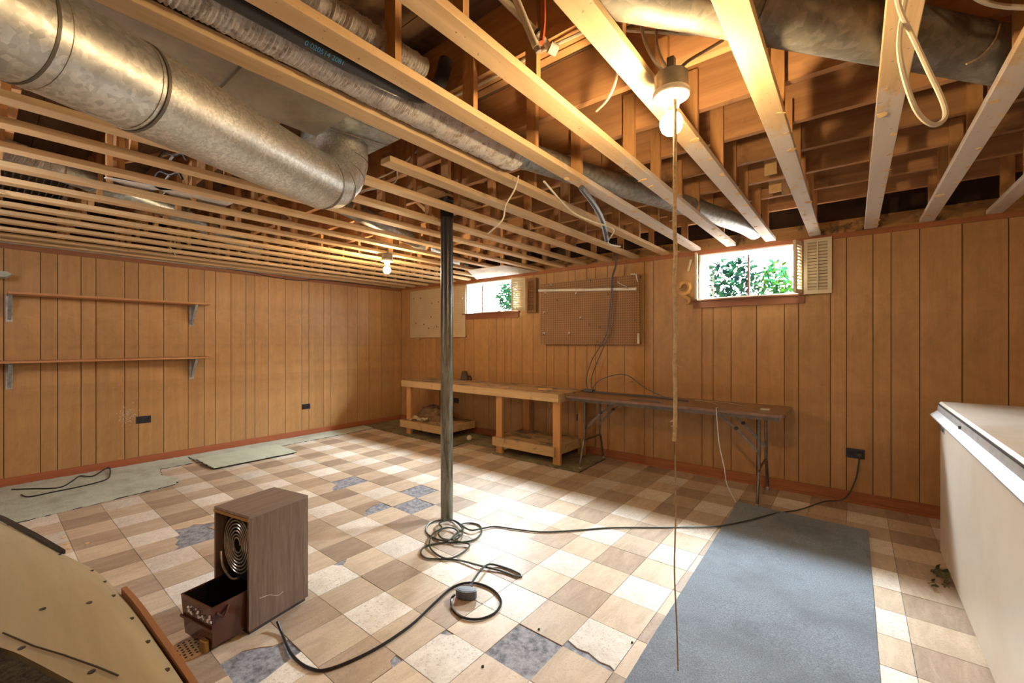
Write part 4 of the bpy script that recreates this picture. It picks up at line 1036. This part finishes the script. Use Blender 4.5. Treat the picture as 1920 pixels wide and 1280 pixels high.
HB = [(1023, 551, 1, 'white knob hook at left end just below white tube'), (1021, 587, 1, 'white knob hook on left edge of brown pegboard, middle height'), (1020, 626, 1, 'white knob hook at lower left corner of brown pegboard'),
      (1081, 551, 1, 'white knob hook below middle of white tube'), (1033, 536, 1, 'white knob hook above left end of white tube'), (1089, 597, 1, 'white knob hook near centre of brown pegboard'), (1067, 626, 1, 'white knob hook low on brown pegboard, right of corner knob'),
      (1045, 563, 0, 'long dark wire hook in smudged patch of brown pegboard'), (1105, 608, 0, 'short steel hook just below central white knob'), (1125, 613, 0, 'short steel hook right of centre on brown pegboard'),
      (1120, 640, 0, 'short steel hook at bottom edge of brown pegboard'), (1176, 540, 0, 'steel hook holding end of short white cable'), (1190, 600, 0, 'dark hook near right edge of brown pegboard'), (1108, 527, 0, 'steel hook at top edge of brown pegboard'), (1140, 552, 0, 'dark hook under white tube by hanging cables')]
for (u, v, kb, lab) in HB:
    x, z = px_on(u, v, PB); z = min(z, 2.1)
    hook(lab, 'hooks of brown pegboard', x, z, PB, kb, 0.05 if kb else 0.06)
HW = [(777, 560, 'wire hook at upper left edge of cream pegboard'), (790, 559, 'second wire hook along top left of cream pegboard'), (811, 569, 'wire hook left of column, upper part of cream pegboard'), (823, 566, 'wire hook beside column near top of cream pegboard'), (809, 594, 'wire hook halfway down cream pegboard'),
      (781, 606, 'wire hook at lower left of cream pegboard'), (796, 608, 'wire hook second from left in low row of cream pegboard'), (805, 615, 'lowest wire hook on cream pegboard'), (820, 612, 'wire hook in low row right beside column'), (868, 560, 'wire hook right of column by corner window')]
for (u, v, lab) in HW:
    x, z = px_on(u, v, WY - .03); hook(lab, 'hooks of cream pegboard', x, z, WY - .03, 0, 0.05, 0.04)
# scroll bracket left of the window
t = thing('scroll_bracket', 'tan carved wooden scroll bracket left of large window', 'bracket', (-1.385, WY - 0.03, 1.90))
pts = []
for k in range(40):
    a = -2.2 + 5.6 * k / 39; r = 0.068 - 0.028 * k / 39
    pts.append((r * math.cos(a), 0, 0.04 + r * math.sin(a)))
MB().tube(pts, 0.014, 8, True, lambda f: 0.027 - 0.011 * f).build('scroll', 'scroll_wood', t, True)
MB().tube(smooth_path([(-0.045, 0, -0.01), (0.0, 0, -0.06), (0.05, 0, -0.09), (0.045, 0, -0.125), (0.02, 0, -0.13)], 5), 0.018, 8).build('tail', 'scroll_wood', t, True)
tag(MB().beam((-1.345, WY - .02, 2.10), (-1.318, WY - .02, 2.22), 0.02, 0.02).build('latch_stick', 'shutter_cream'), 'cream latch stick on wall left of large window', 'latch')
# board above the corner window
tag(MB().extr([(-4.35, 4.60, 2.288), (-3.25, 4.60, 2.288), (-3.30, 3.98, 2.288), (-3.9, 3.95, 2.288)], (0, 0, 0.008)).build('ceiling_board', 'white_board'), 'white ceiling board scrap above corner window', 'board')
for (pts, lab) in (([P(195, 333, 2.55), P(205, 345, 2.55), P(330, 325, 2.75), P(260, 315, 2.75)], 'white sheet lying on strips above the foil duct end'), ([P(270, 318, 2.6), P(440, 350, 3.0), P(420, 335, 3.1), P(330, 318, 2.9)], 'long white sheet lying on strips beside round duct')):
    z = 2.345
    pp = [FLR(*q, z) for q in ()] or [(p.x, p.y, z) for p in pts]
    tag(MB().extr(pp, (0, 0, 0.006)).build('ceiling_sheet', 'paper'), lab, 'sheet')
# return grille above the strips at far left
t = thing('vent_grille', 'grey slatted return air grille above strips at far left', 'grille')
a, b = FLR(5, 352, 2.44), FLR(102, 378, 2.44)
gx0, gx1, gy0, gy1 = -4.75, -4.15, 0.0 - 0.25, 0.42
MB().box(gx0, gx1, gy0, gy1, 2.462, 2.468).build('backing', 'inner_black', t)
MB().box(gx0, gx0 + .03, gy0, gy1, 2.445, 2.46).box(gx1 - .03, gx1, gy0, gy1, 2.445, 2.46).box(gx0, gx1, gy0, gy0 + .03, 2.445, 2.46).box(gx0, gx1, gy1 - .03, gy1, 2.445, 2.46).build('frame', 'grille_grey', t)
me = MB().beam((gx0 + .03, 0, 0), (gx1 - .03, 0, 0), 0.004, 0.022, up=(0, .4, .9)).mesh('slat', 'grille_grey')
yy = gy0 + .05
while yy < gy1 - .03: inst('slat', me, t, (0, yy, 2.452)); yy += 0.034
# bent metal hanger hooks over the strips at the left
for (u, v, w, lab) in ((325, 292, 2.5, 'black bent metal hanger hook right under round duct'), (318, 328, 2.75, 'steel bracket hook lying on strips by white sheet'), (310, 358, 3.0, 'small black steel clamp above strips at left')):
    t = thing('metal_hook', lab, 'hook')
    MB().tube(smooth_path([P(u - 28, v + 6, w), P(u - 18, v - 6, w), P(u, v, w), P(u + 16, v - 4, w), P(u + 24, v + 8, w)], 3), 0.008, 6).build('bar', 'steel_dark', t, True)
    MB().tube([P(u, v, w), P(u - 10, v + 12, w)], 0.007, 6).build('arm', 'steel', t, True)

# ------------------------------------------------------------ mat, carpets
def mat_sheet(name, label, outline, z, th, mat, curl=None, cat='mat'):
    o = MB().prism(outline, z, z + th).build(name, mat); return tag(o, label, cat)
def ragged(pts, amp, step, seed):
    rr = random.Random(seed); out = []
    for k in range(len(pts)):
        p, q = Vector((*pts[k], 0)), Vector((*pts[(k + 1) % len(pts)], 0)); n = max(1, int((q - p).length / step))
        for j in range(n):
            c = p.lerp(q, j / n); out.append((c.x + rr.uniform(-amp, amp), c.y + rr.uniform(-amp, amp)))
    return out
# grey mat with a raised far edge
mb = MB(); nx, ny = 12, 50
xa, xb, ya, yb = -0.765, 0.085, 1.05, 3.975
for lay in (0, 1):
    for j in range(ny + 1):
        for i in range(nx + 1):
            f = j / ny; x = xa + (xb - xa) * i / nx + 0.06 * (1 - f) * (1 - i / nx); yv = ya + (yb - ya) * f - 0.02 * i / nx
            dd = yb - 0.02 * i / nx - yv
            zz = 0.022 * math.exp(-(dd / 0.10) ** 2) + 0.004 * math.sin(yv * 7.3) * math.sin(x * 4 + yv * 2 + 1)
            mb.v.append((x, yv, max(0.001, zz + 0.001) + lay * 0.006))
q = (nx + 1) * (ny + 1)
for j in range(ny):
    for i in range(nx):
        a = j * (nx + 1) + i
        mb.f.append((a, a + nx + 1, a + nx + 2, a + 1)); mb.f.append((q + a, q + a + 1, q + a + nx + 2, q + a + nx + 1))
rim = [j * (nx + 1) for j in range(ny + 1)] + [ny * (nx + 1) + i for i in range(1, nx + 1)] + [j * (nx + 1) + nx for j in range(ny - 1, -1, -1)] + [i for i in range(nx - 1, 0, -1)]
for k in range(len(rim)): a, b = rim[k], rim[(k + 1) % len(rim)]; mb.f.append((a, b, b + q, a + q))
tag(mb.build('floor_mat', 'mat_grey', None, True), 'blue grey floor mat laid beside the chest freezer', 'mat')
def carpet_piece(label, pts, mat, z, seed, amp=0.006):
    t = thing('carpet_remnant', label, 'carpet', (0, 0, 0), 0, 'carpet remnants')
    pp = ragged(pts, amp, 0.03, seed)
    MB().prism(pp, z + 0.003, z + 0.013).build('pile', mat, t)
    cx = sum(p[0] for p in pts) / len(pts); cy = sum(p[1] for p in pts) / len(pts)
    MB().prism(ragged([(cx + (p[0] - cx) * 1.004 + 0.004, cy + (p[1] - cy) * 1.004) for p in pts], amp, 0.03, seed + 1), z + 0.0005, z + 0.004).build('backing', 'carpet_backing', t)
    return t
carpet_piece('worn pale green carpet along shelf wall with black wire on it', [(WX + .02, YB + .1), (-4.90, YB + .1), (-4.925, 0.15), (-4.98, 0.62), (-5.07, 1.18), (-5.25, 1.24), (-5.5, 1.16), (-5.80, 1.21), (-5.80, 1.50), (WX + .02, 1.55)], 'carpet_green', 0, 1, 0.012)
carpet_piece('clean pale green carpet square against the shelf wall', [(-5.90, 1.56), (-5.327, 1.563), (-5.323, 2.43), (-5.90, 2.44)], 'carpet_clean', 0.013, 2)
carpet_piece('narrow green carpet strip along the shelf wall baseboard', [(WX + .02, 1.55), (-5.80, 1.55), (-5.84, 2.5), (-5.87, 3.33), (-5.90, 3.88), (WX + .02, 3.9)], 'carpet_green', 0, 3)
carpet_piece('brown carpet strip in front of left workbench shelf', [(WX + .02, 3.90), (-5.90, 3.885), (-5.0, 3.86), (-4.06, 3.845), (-4.10, 4.12), (-3.92, 4.1), (-3.6, 4.15), (-3.6, 4.6), (WX + .02, 4.6)], 'carpet_brown', 0, 4)
carpet_piece('dirty brown carpet under right bench shelf and table leg', [(-3.44, 3.91), (-2.235, 3.905), (-2.26, 4.6), (-3.4, 4.6)], 'carpet_brown', 0.0, 5)
cz = 0.018
cable('black wire looping over the worn green carpet', [FLR(22, 917, cz), FLR(60, 916, cz), FLR(110, 914, cz), FLR(135, 902, cz), FLR(150, 892, cz), FLR(175, 892, cz + .01), FLR(203, 876, cz + .02), FLR(206, 890, cz), FLR(196, 900, cz), FLR(150, 912, cz), FLR(100, 922, cz), FLR(55, 931, cz), FLR(40, 927, cz)], 0.006, 'cord_black', 'loose_wire', 'wire')

# ------------------------------------------------------------ chest freezer
t = thing('chest_freezer', 'white chest freezer with aluminium edge strip at right', 'freezer')
FX, FXR, FY0, FY1 = 0.435, 1.15, 1.9, 3.86
MB().cbox(FX, FXR, FY0, FY1, 0.02, 0.885, 0.012).build('body', 'freezer_white', t)
lid = MB().cbox(FX - 0.005, FXR, FY0 - 0.005, FY1 + 0.01, 0.905, 0.985, 0.01).build('lid', 'freezer_top', t)
MB().box(FX + .02, FXR - .02, FY0 + .02, FY1 - .01, 0.885, 0.905).build('gasket', 'black_plastic', t)
pr = [(FX - 0.006, 0.965), (FX - 0.010, 0.945), (FX - 0.012, 0.925), (FX - 0.045, 0.898), (FX - 0.045, 0.892), (FX - 0.004, 0.875), (FX + 0.0, 0.875), (FX + 0.0, 0.965)]
MB().extr([(x, FY0, z) for x, z in pr], (0, FY1 - FY0 + 0.012, 0)).build('handle_strip', 'aluminium', t)
MB().box(FX - 0.0125, FX - 0.004, FY0, FY1 + 0.01, 0.966, 0.972).build('lid_trim', 'steel_dark', t)
bd = MB().cbox(FX - 0.004, FX + .002, 3.68, 3.84, 0.805, 0.842, 0.001).build('name_badge', 'steel', t, label='dark framed maker badge')
MB().box(FX - 0.0055, FX - .003, 3.695, 3.825, 0.812, 0.835).build('badge_face', 'black_plastic', bd)
for yy in (3.72, 3.752, 3.785): MB().box(FX - 0.0062, FX - .005, yy, yy + .012, 0.816, 0.831).build('badge_mark', 'steel', bd)
MB().tube([(FX - 0.02, 3.1, 0.935), (FX - 0.008, 3.1, 0.935)], 0.008, 10).build('key_lock', 'steel_dark', t)
for (x, yy) in ((FX + .06, FY0 + .06), (FXR - .06, FY0 + .06), (FX + .06, FY1 - .06), (FXR - .06, FY1 - .06)): MB().lathe([(0.02, 0), (0.02, .025)], 10, (x, yy, 0)).build('foot', 'black_plastic', t)
t = thing('leaf_litter', 'clump of dry green debris against freezer base', 'debris', (0.40, 3.42, 0.002))
rr = random.Random(31); mb = MB()
for k in range(26):
    p = Vector((rr.uniform(-.045, .025), rr.uniform(-.13, .16), rr.uniform(0.002, .02))); dd = Vector((rr.gauss(0, 1), rr.gauss(0, 1), rr.gauss(0, .4))).normalized(); e = dd.orthogonal().normalized(); L = rr.uniform(.03, .06)
    mb.extr([p, p + dd * L * .5 + e * L * .3, p + dd * L, p + dd * L * .5 - e * L * .3], (0, 0, 0.002))
mb.build('leaves', 'dry_leaf', t)['kind'] = 'stuff'

# ------------------------------------------------------------ dehumidifier
ang = math.atan2(0.057, 0.275)
t = thing('dehumidifier', 'old wood grain dehumidifier with open coil front and brown bucket', 'dehumidifier', (-2.194, 0.785, 0), ang)
W_, D_, Hh = 0.281, 0.312, 0.556     # local: x from -W_ to 0, y from 0 (front) to D_
th = 0.012
MB().box(-th, 0, 0, D_, 0.02, Hh - th).build('side_panel', 'walnut', t)
MB().box(-W_, -W_ + th, 0, D_, 0.02, Hh - th).build('side_panel', 'walnut', t)
MB().box(-W_, 0, 0, D_, Hh - th, Hh).build('top_panel', 'walnut_top', t)
MB().box(-W_ + th, -th, D_ - 0.01, D_, 0.02, Hh - th).build('back_panel', 'inner_black', t)
MB().box(-W_ + th, -th, 0.06, 0.07, 0.2, Hh - th).build('coil_plate', 'inner_black', t)
MB().box(-W_ + .01, -.01, 0.01, D_ - .01, 0.0, 0.02).build('base', 'steel_dark', t)
MB().box(-W_ + .001, -.001, -0.004, 0.004, Hh - 0.026, Hh - 0.0125).build('front_trim', 'brass', t)
pts = []
for k in range(7 * 28 + 1):
    a = 2 * PI * k / 28; r = 0.022 + 0.0132 * (k / 28)
    pts.append((-W_ / 2 + r * math.cos(a) * 1.0, 0.03, 0.385 + r * math.sin(a) * 1.25))
MB().tube(pts, 0.0036, 7).build('coil', 'coil_metal', t, True)
MB().tube(smooth_path([(-W_ + .022, 0.02, .33), (-W_ + .05, 0.012, .27), (-W_ / 2 - .02, 0.012, .225), (-W_ / 2 + .03, 0.015, .235)], 5), 0.006, 8).build('suction_pipe', 'coil_metal', t, True)
bk = thing('x', 'x', 'x'); bpy.data.objects.remove(bk)
bx0, bx1, bt_, by0, by1 = -W_ + 0.012, -0.022, 0.205, -0.150, 0.16
m = MB()
o_ = [(bx0, by0), (bx1, by0), (bx1, by1), (bx0, by1)]
i_ = [(bx0 + .006, by0 + .006), (bx1 - .006, by0 + .006), (bx1 - .006, by1 - .006), (bx0 + .006, by1 - .006)]
tp = 0.012
ob = [(bx0 + tp, by0 + tp), (bx1 - tp, by0 + tp), (bx1 - tp, by1 - tp), (bx0 + tp, by1 - tp)]
vs = [(x, y, 0.022) for x, y in ob] + [(x, y, bt_) for x, y in o_] + [(x, y, bt_) for x, y in i_] + [(x, y, 0.03) for x, y in [(bx0 + .02, by0 + .02), (bx1 - .02, by0 + .02), (bx1 - .02, by1 - .02), (bx0 + .02, by1 - .02)]]
fs = [(3, 2, 1, 0), (12, 13, 14, 15)]
for b in (0, 4, 8):
    for k in range(4): fs.append((b + k, b + (k + 1) % 4, b + 4 + (k + 1) % 4, b + 4 + k))
m.add(vs, fs); bucket = m.build('bucket', 'bucket_brown', t)
iv = [(bx0 + .0066, by0 + .0066), (bx1 - .0066, by0 + .0066), (bx1 - .0066, by1 - .0066), (bx0 + .0066, by1 - .0066)]
jv = [(bx0 + .021, by0 + .021), (bx1 - .021, by0 + .021), (bx1 - .021, by1 - .021), (bx0 + .021, by1 - .021)]
MB().add([(x, y, bt_ - .006) for x, y in iv] + [(x, y, .034) for x, y in jv], [(4, 5, 6, 7)] + [(k, (k + 1) % 4, 4 + (k + 1) % 4, 4 + k) for k in range(4)]).build('bucket_inside', 'bucket_dark', bucket)
MB().cbox(bx0 - .003, bx1 + .003, by0 - .003, by0 + .004, 0.10, 0.112, 0.001).build('bucket_ridge', 'bucket_brown', bucket)
MB().tube(smooth_path([(bx1 + .001, by0 + .02, .175), (bx1 + .012, by0 + .045, .15), (bx1 + .002, by0 + .07, .185)], 4), 0.006, 6).build('bucket_grip', 'bucket_brown', bucket, True)
MB().cbox(bx1 - .075, bx1 - .03, by0 - .012, by0 + .01, 0.0, 0.055, 0.004).build('float_block', 'brass', t)
rr = random.Random(8); m = MB()
for k in range(20):
    x = rr.uniform(bx0 + .05, bx1); z = rr.uniform(.14, .175); s = rr.uniform(.002, .006)
    m.box(x - s, x + s, by0 - .0042, by0 - .0005, z - s, z + s)
m.build('paint_chips', 'white_thread', bucket)['kind'] = 'stuff'
MB().tube(smooth_path([(0.001, .05, .15), (0.001, .1, .14), (0.001, .14, .115), (0.001, .17, .12)], 4), 0.0008, 5).build('scratch', 'paper', t)
# cords on the floor
r0 = 0.0075
cable('black power cord snaking from dehumidifier to three way plug', [FLR(520, 1165, .03), FLR(530, 1190, r0), FLR(548, 1228, r0), FLR(580, 1252, r0), FLR(620, 1253, r0), FLR(700, 1218, r0), FLR(770, 1172, r0), FLR(815, 1130, r0), FLR(850, 1100, r0), FLR(885, 1092, r0), FLR(920, 1103, r0), FLR(939, 1125, r0), FLR(930, 1147, r0), FLR(900, 1160, r0), FLR(868, 1157, r0), FLR(848, 1140, r0), FLR(847, 1122, .02), FLR(853, 1114, .035)], 0.0062, 'cord_black', 'cable', 'cord', 7, 8)
t = thing('power_splitter', 'grey three way plug block between the two floor cords', 'plug', FLR(874, 1120, 0))
MB().prism([(0.058 * math.cos(a), 0.03 * math.sin(a)) for a in [2 * PI * k / 14 for k in range(14)]], 0.004, 0.045).build('body', 'cord_grey', t)
MB().prism([(0.05 * math.cos(a), 0.024 * math.sin(a)) for a in [PI + PI * k / 8 for k in range(9)]], 0.045, 0.047).build('face', 'black_plastic', t)
MB().tube([(0.0, 0.028, .03), (0.012, 0.06, .035)], 0.012, 8).build('neck', 'cord_grey', t)
t.rotation_euler = (0, 0, 0.5)
E_ = [(884, 1094, .035), (900, 1070, .03), (915, 1058, .02), (935, 1060, r0), (960, 1068, r0), (977, 1077, r0), (972, 1081, r0), (940, 1070, r0), (900, 1060, .016), (860, 1050, r0), (830, 1048, r0), (800, 1046, r0), (789, 1036, r0), (798, 1024, r0), (830, 1017, r0), (865, 1016, r0), (890, 1011, r0), (903, 997, r0), (898, 984, r0), (878, 980, r0), (862, 984, .016), (870, 990, .02), (855, 1000, .016), (840, 1013, .02), (815, 1009, r0), (800, 998, r0), (802, 984, r0), (818, 976, r0), (845, 974, r0), (862, 984, .02), (868, 998, .018), (855, 1010, .02), (832, 1010, .02), (822, 1000, .02), (832, 990, .02), (850, 990, .02), (860, 1000, .022), (850, 1012, .024), (880, 1020, .016), (868, 1035, r0), (840, 1047, .016), (815, 1036, r0), (805, 1020, .016), (812, 1000, .02), (828, 990, .028), (824, 980, .028), (850, 975, .024), (880, 993, .02), (905, 990, .012), (930, 987, r0), (975, 993, r0), (1020, 997, r0), (1080, 994, r0), (1150, 989, r0), (1270, 988, r0), (1345, 986, .012), (1400, 976, .016), (1450, 963, .02), (1500, 955, .022)]
ep = [FLR(*q) for q in E_] + [FLR(1545, 940, .03), Vector((-0.06, 4.50, 0.06)), Vector((0.01, 4.57, 0.2)), Vector((0.035, 4.61, 0.34)), Vector((0.04, WY - .03, 0.41))]
ec = thing('extension_cord', 'long dark green extension cord coiled beside the column', 'cord')
MB().tube(smooth_path(ep, 5), 0.0058, 8).build('cord', 'cord_green', ec, True)
MB().cbox(0.022, 0.058, WY - .05, WY - .012, 0.40, 0.435, 0.006).build('plug', 'cord_green', ec)
# floor drain in front of the bucket
t = thing('floor_drain', 'round perforated brass floor drain in front of dehumidifier', 'drain', FLR(352, 1218, 0))
MB().lathe([(0.085, 0), (0.085, .003), (0.08, .0045)], 28).build('plate', 'bench_top', t, True)
hm = MB().lathe([(0.0055, 0.0044), (0.0055, .0052)], 8).mesh('hole', 'inner_black')
for k, (rad, cnt) in enumerate(((0.0, 1), (0.02, 6), (0.04, 12), (0.06, 18))):
    for q in range(cnt): a = 2 * PI * q / cnt; inst('hole', hm, t, (rad * math.cos(a), rad * math.sin(a), 0))
# crumbs on the floor
rr = random.Random(17)
for (u, v, lab) in ((163, 1019, 'pale wood chip on brown tile near plywood counter'), (118, 1008, 'pale crumb in broken tile beside black rail'), (125, 1020, 'pale crumb lower in broken tile beside black rail'), (130, 1028, 'pale crumb nearest plywood counter in broken tile'),
                    (1185, 1205, 'dark speck on tile near floor mat edge'), (1010, 1180, 'dark speck on tile behind bare grey patch'), (905, 1250, 'dark speck on tile nearest the viewer')):
    p = FLR(u, v, 0); s = 0.006 if u > 200 else 0.014
    pts = [(p.x + s * rr.uniform(.5, 1.3) * math.cos(2 * PI * k / 6), p.y + s * rr.uniform(.5, 1.3) * math.sin(2 * PI * k / 6)) for k in range(6)]
    tag(MB().prism(pts, 0.0005, 0.005).build('tile_crumb', 'raw_wood' if u < 200 else 'carpet_dark'), lab, 'debris', 'floor crumbs')

# ------------------------------------------------------------ bent plywood counter at lower left
t = thing('plywood_counter', 'bent plywood counter panel with screw heads at lower left', 'counter')
far = [(0, 978), (60, 1008), (113, 1036), (173, 1066), (205, 1092), (250, 1142), (290, 1200), (345, 1282)]
fz_ = 0.70
fpts = [FLR(-140, 920, fz_)] + [FLR(u, v, fz_) for u, v in far] + [FLR(400, 1375, fz_)]
npts = [FLR(-300, 1140, .80), FLR(-180, 1165, .80), FLR(0, 1213, .80), FLR(60, 1238, .80), FLR(130, 1275, .80), FLR(180, 1300, .80), FLR(230, 1330, .80), FLR(280, 1360, .80), FLR(330, 1400, .80), FLR(380, 1440, .80)]
fp = smooth_path(fpts, 4); npp = smooth_path(npts, 4)
mb = MB(); n = len(fp); rows = 6
for lay in (0, -0.014):
    for k in range(n):
        for r in range(rows + 1):
            s = r / rows; p = fp[k].lerp(npp[k], s); p.z += 0.035 * math.sin(PI * s) + lay
            mb.v.append(tuple(p))
q = n * (rows + 1)
for k in range(n - 1):
    for r in range(rows):
        a = k * (rows + 1) + r
        mb.f.append((a, a + 1, a + rows + 2, a + rows + 1)); mb.f.append((q + a, q + a + rows + 1, q + a + rows + 2, q + a + 1))
rim = [k * (rows + 1) for k in range(n)] + [(n - 1) * (rows + 1) + r for r in range(1, rows + 1)] + [k * (rows + 1) + rows for k in range(n - 2, -1, -1)] + [r for r in range(rows - 1, 0, -1)]
for k in range(len(rim)): a, b = rim[k], rim[(k + 1) % len(rim)]; mb.f.append((a, b, b + q, a + q))
mb.build('panel', 'plywood', t, True)
def surf(u, v):   # a point on the panel near that place
    best = None
    for k in range(n):
        for r in range(0, 41):
            s = r / 40; p = fp[k].lerp(npp[k], s); p.z += 0.035 * math.sin(PI * s)
            w = -math.sin(YAW) * p.x + math.cos(YAW) * p.y
            if w < 0.05: continue
            uu = 960 + FPX * (math.cos(YAW) * p.x + math.sin(YAW) * p.y) / w; v2 = 640 + FPX * (H - p.z) / w
            e = (uu - u) ** 2 + (v2 - v) ** 2
            if best is None or e < best[0]: best = (e, p.copy())
    return best[1]
sc_me = MB().lathe([(0.0055, -0.001), (0.0055, 0.001), (0.003, 0.0014)], 8).mesh('screw_head', 'screw')
for (u, v) in ((117, 1043), (173, 1070), (196, 1092), (214, 1117), (247, 1160), (274, 1203), (312, 1256), (164, 1127), (85, 1146), (36, 1218), (168, 1264)):
    inst('screw_head', sc_me, t, surf(u, v))
MB().tube([p + Vector((0, 0, .004)) for p in [surf(0, 1190), surf(60, 1213), surf(120, 1236), surf(180, 1256), surf(225, 1270)]], 0.0016, 5).build('groove_line', 'screw', t)
k0 = 22
edge = [p + Vector((0.0, 0.006, 0.0)) for p in fp[k0:]]
mb = MB()
for a, b in zip(edge[:-1], edge[1:]): mb.beam(a, b, 0.011, 0.036)
mb.build('edge_trim', 'ply_trim', t)
rail = [fp[0] + Vector((0, .01, .006)), fp[4] + Vector((0, .01, .006)), fp[8] + Vector((0, 0.006, .006)), fp[12] + Vector((0.02, .004, .006))]
mb = MB()
for a, b in zip(rail[:-1], rail[1:]): mb.beam(a, b, 0.012, 0.012)
mb.build('black_rail', 'black_plastic', t)
# body of the counter below the panel and its dark carpeted near side
mb = MB(); m = len(fp)
for k in range(m):
    a = fp[k].lerp(npp[k], 0.04); b = fp[k].lerp(npp[k], 0.97)
    mb.v += [(a.x, a.y - .02, 0.001), (a.x, a.y - .02, fz_ - 0.016), (b.x, b.y, 0.785), (b.x, b.y, 0.001)]
for k in range(m - 1):
    for r in range(4): mb.f.append((k * 4 + r, k * 4 + (r + 1) % 4, (k + 1) * 4 + (r + 1) % 4, (k + 1) * 4 + r))
mb.f += [(3, 2, 1, 0), tuple((m - 1) * 4 + r for r in range(4))]
mb.build('base', 'ply_trim', t)
mb = MB()
pl = [npp[k] for k in range(m)]
for a, b in zip(pl[:-1], pl[1:]): mb.beam(a + Vector((-.02, -.075, -.012)), b + Vector((-.02, -.075, -.012)), 0.11, 0.03)
mb.build('carpet_edge', 'carpet_dark', t)
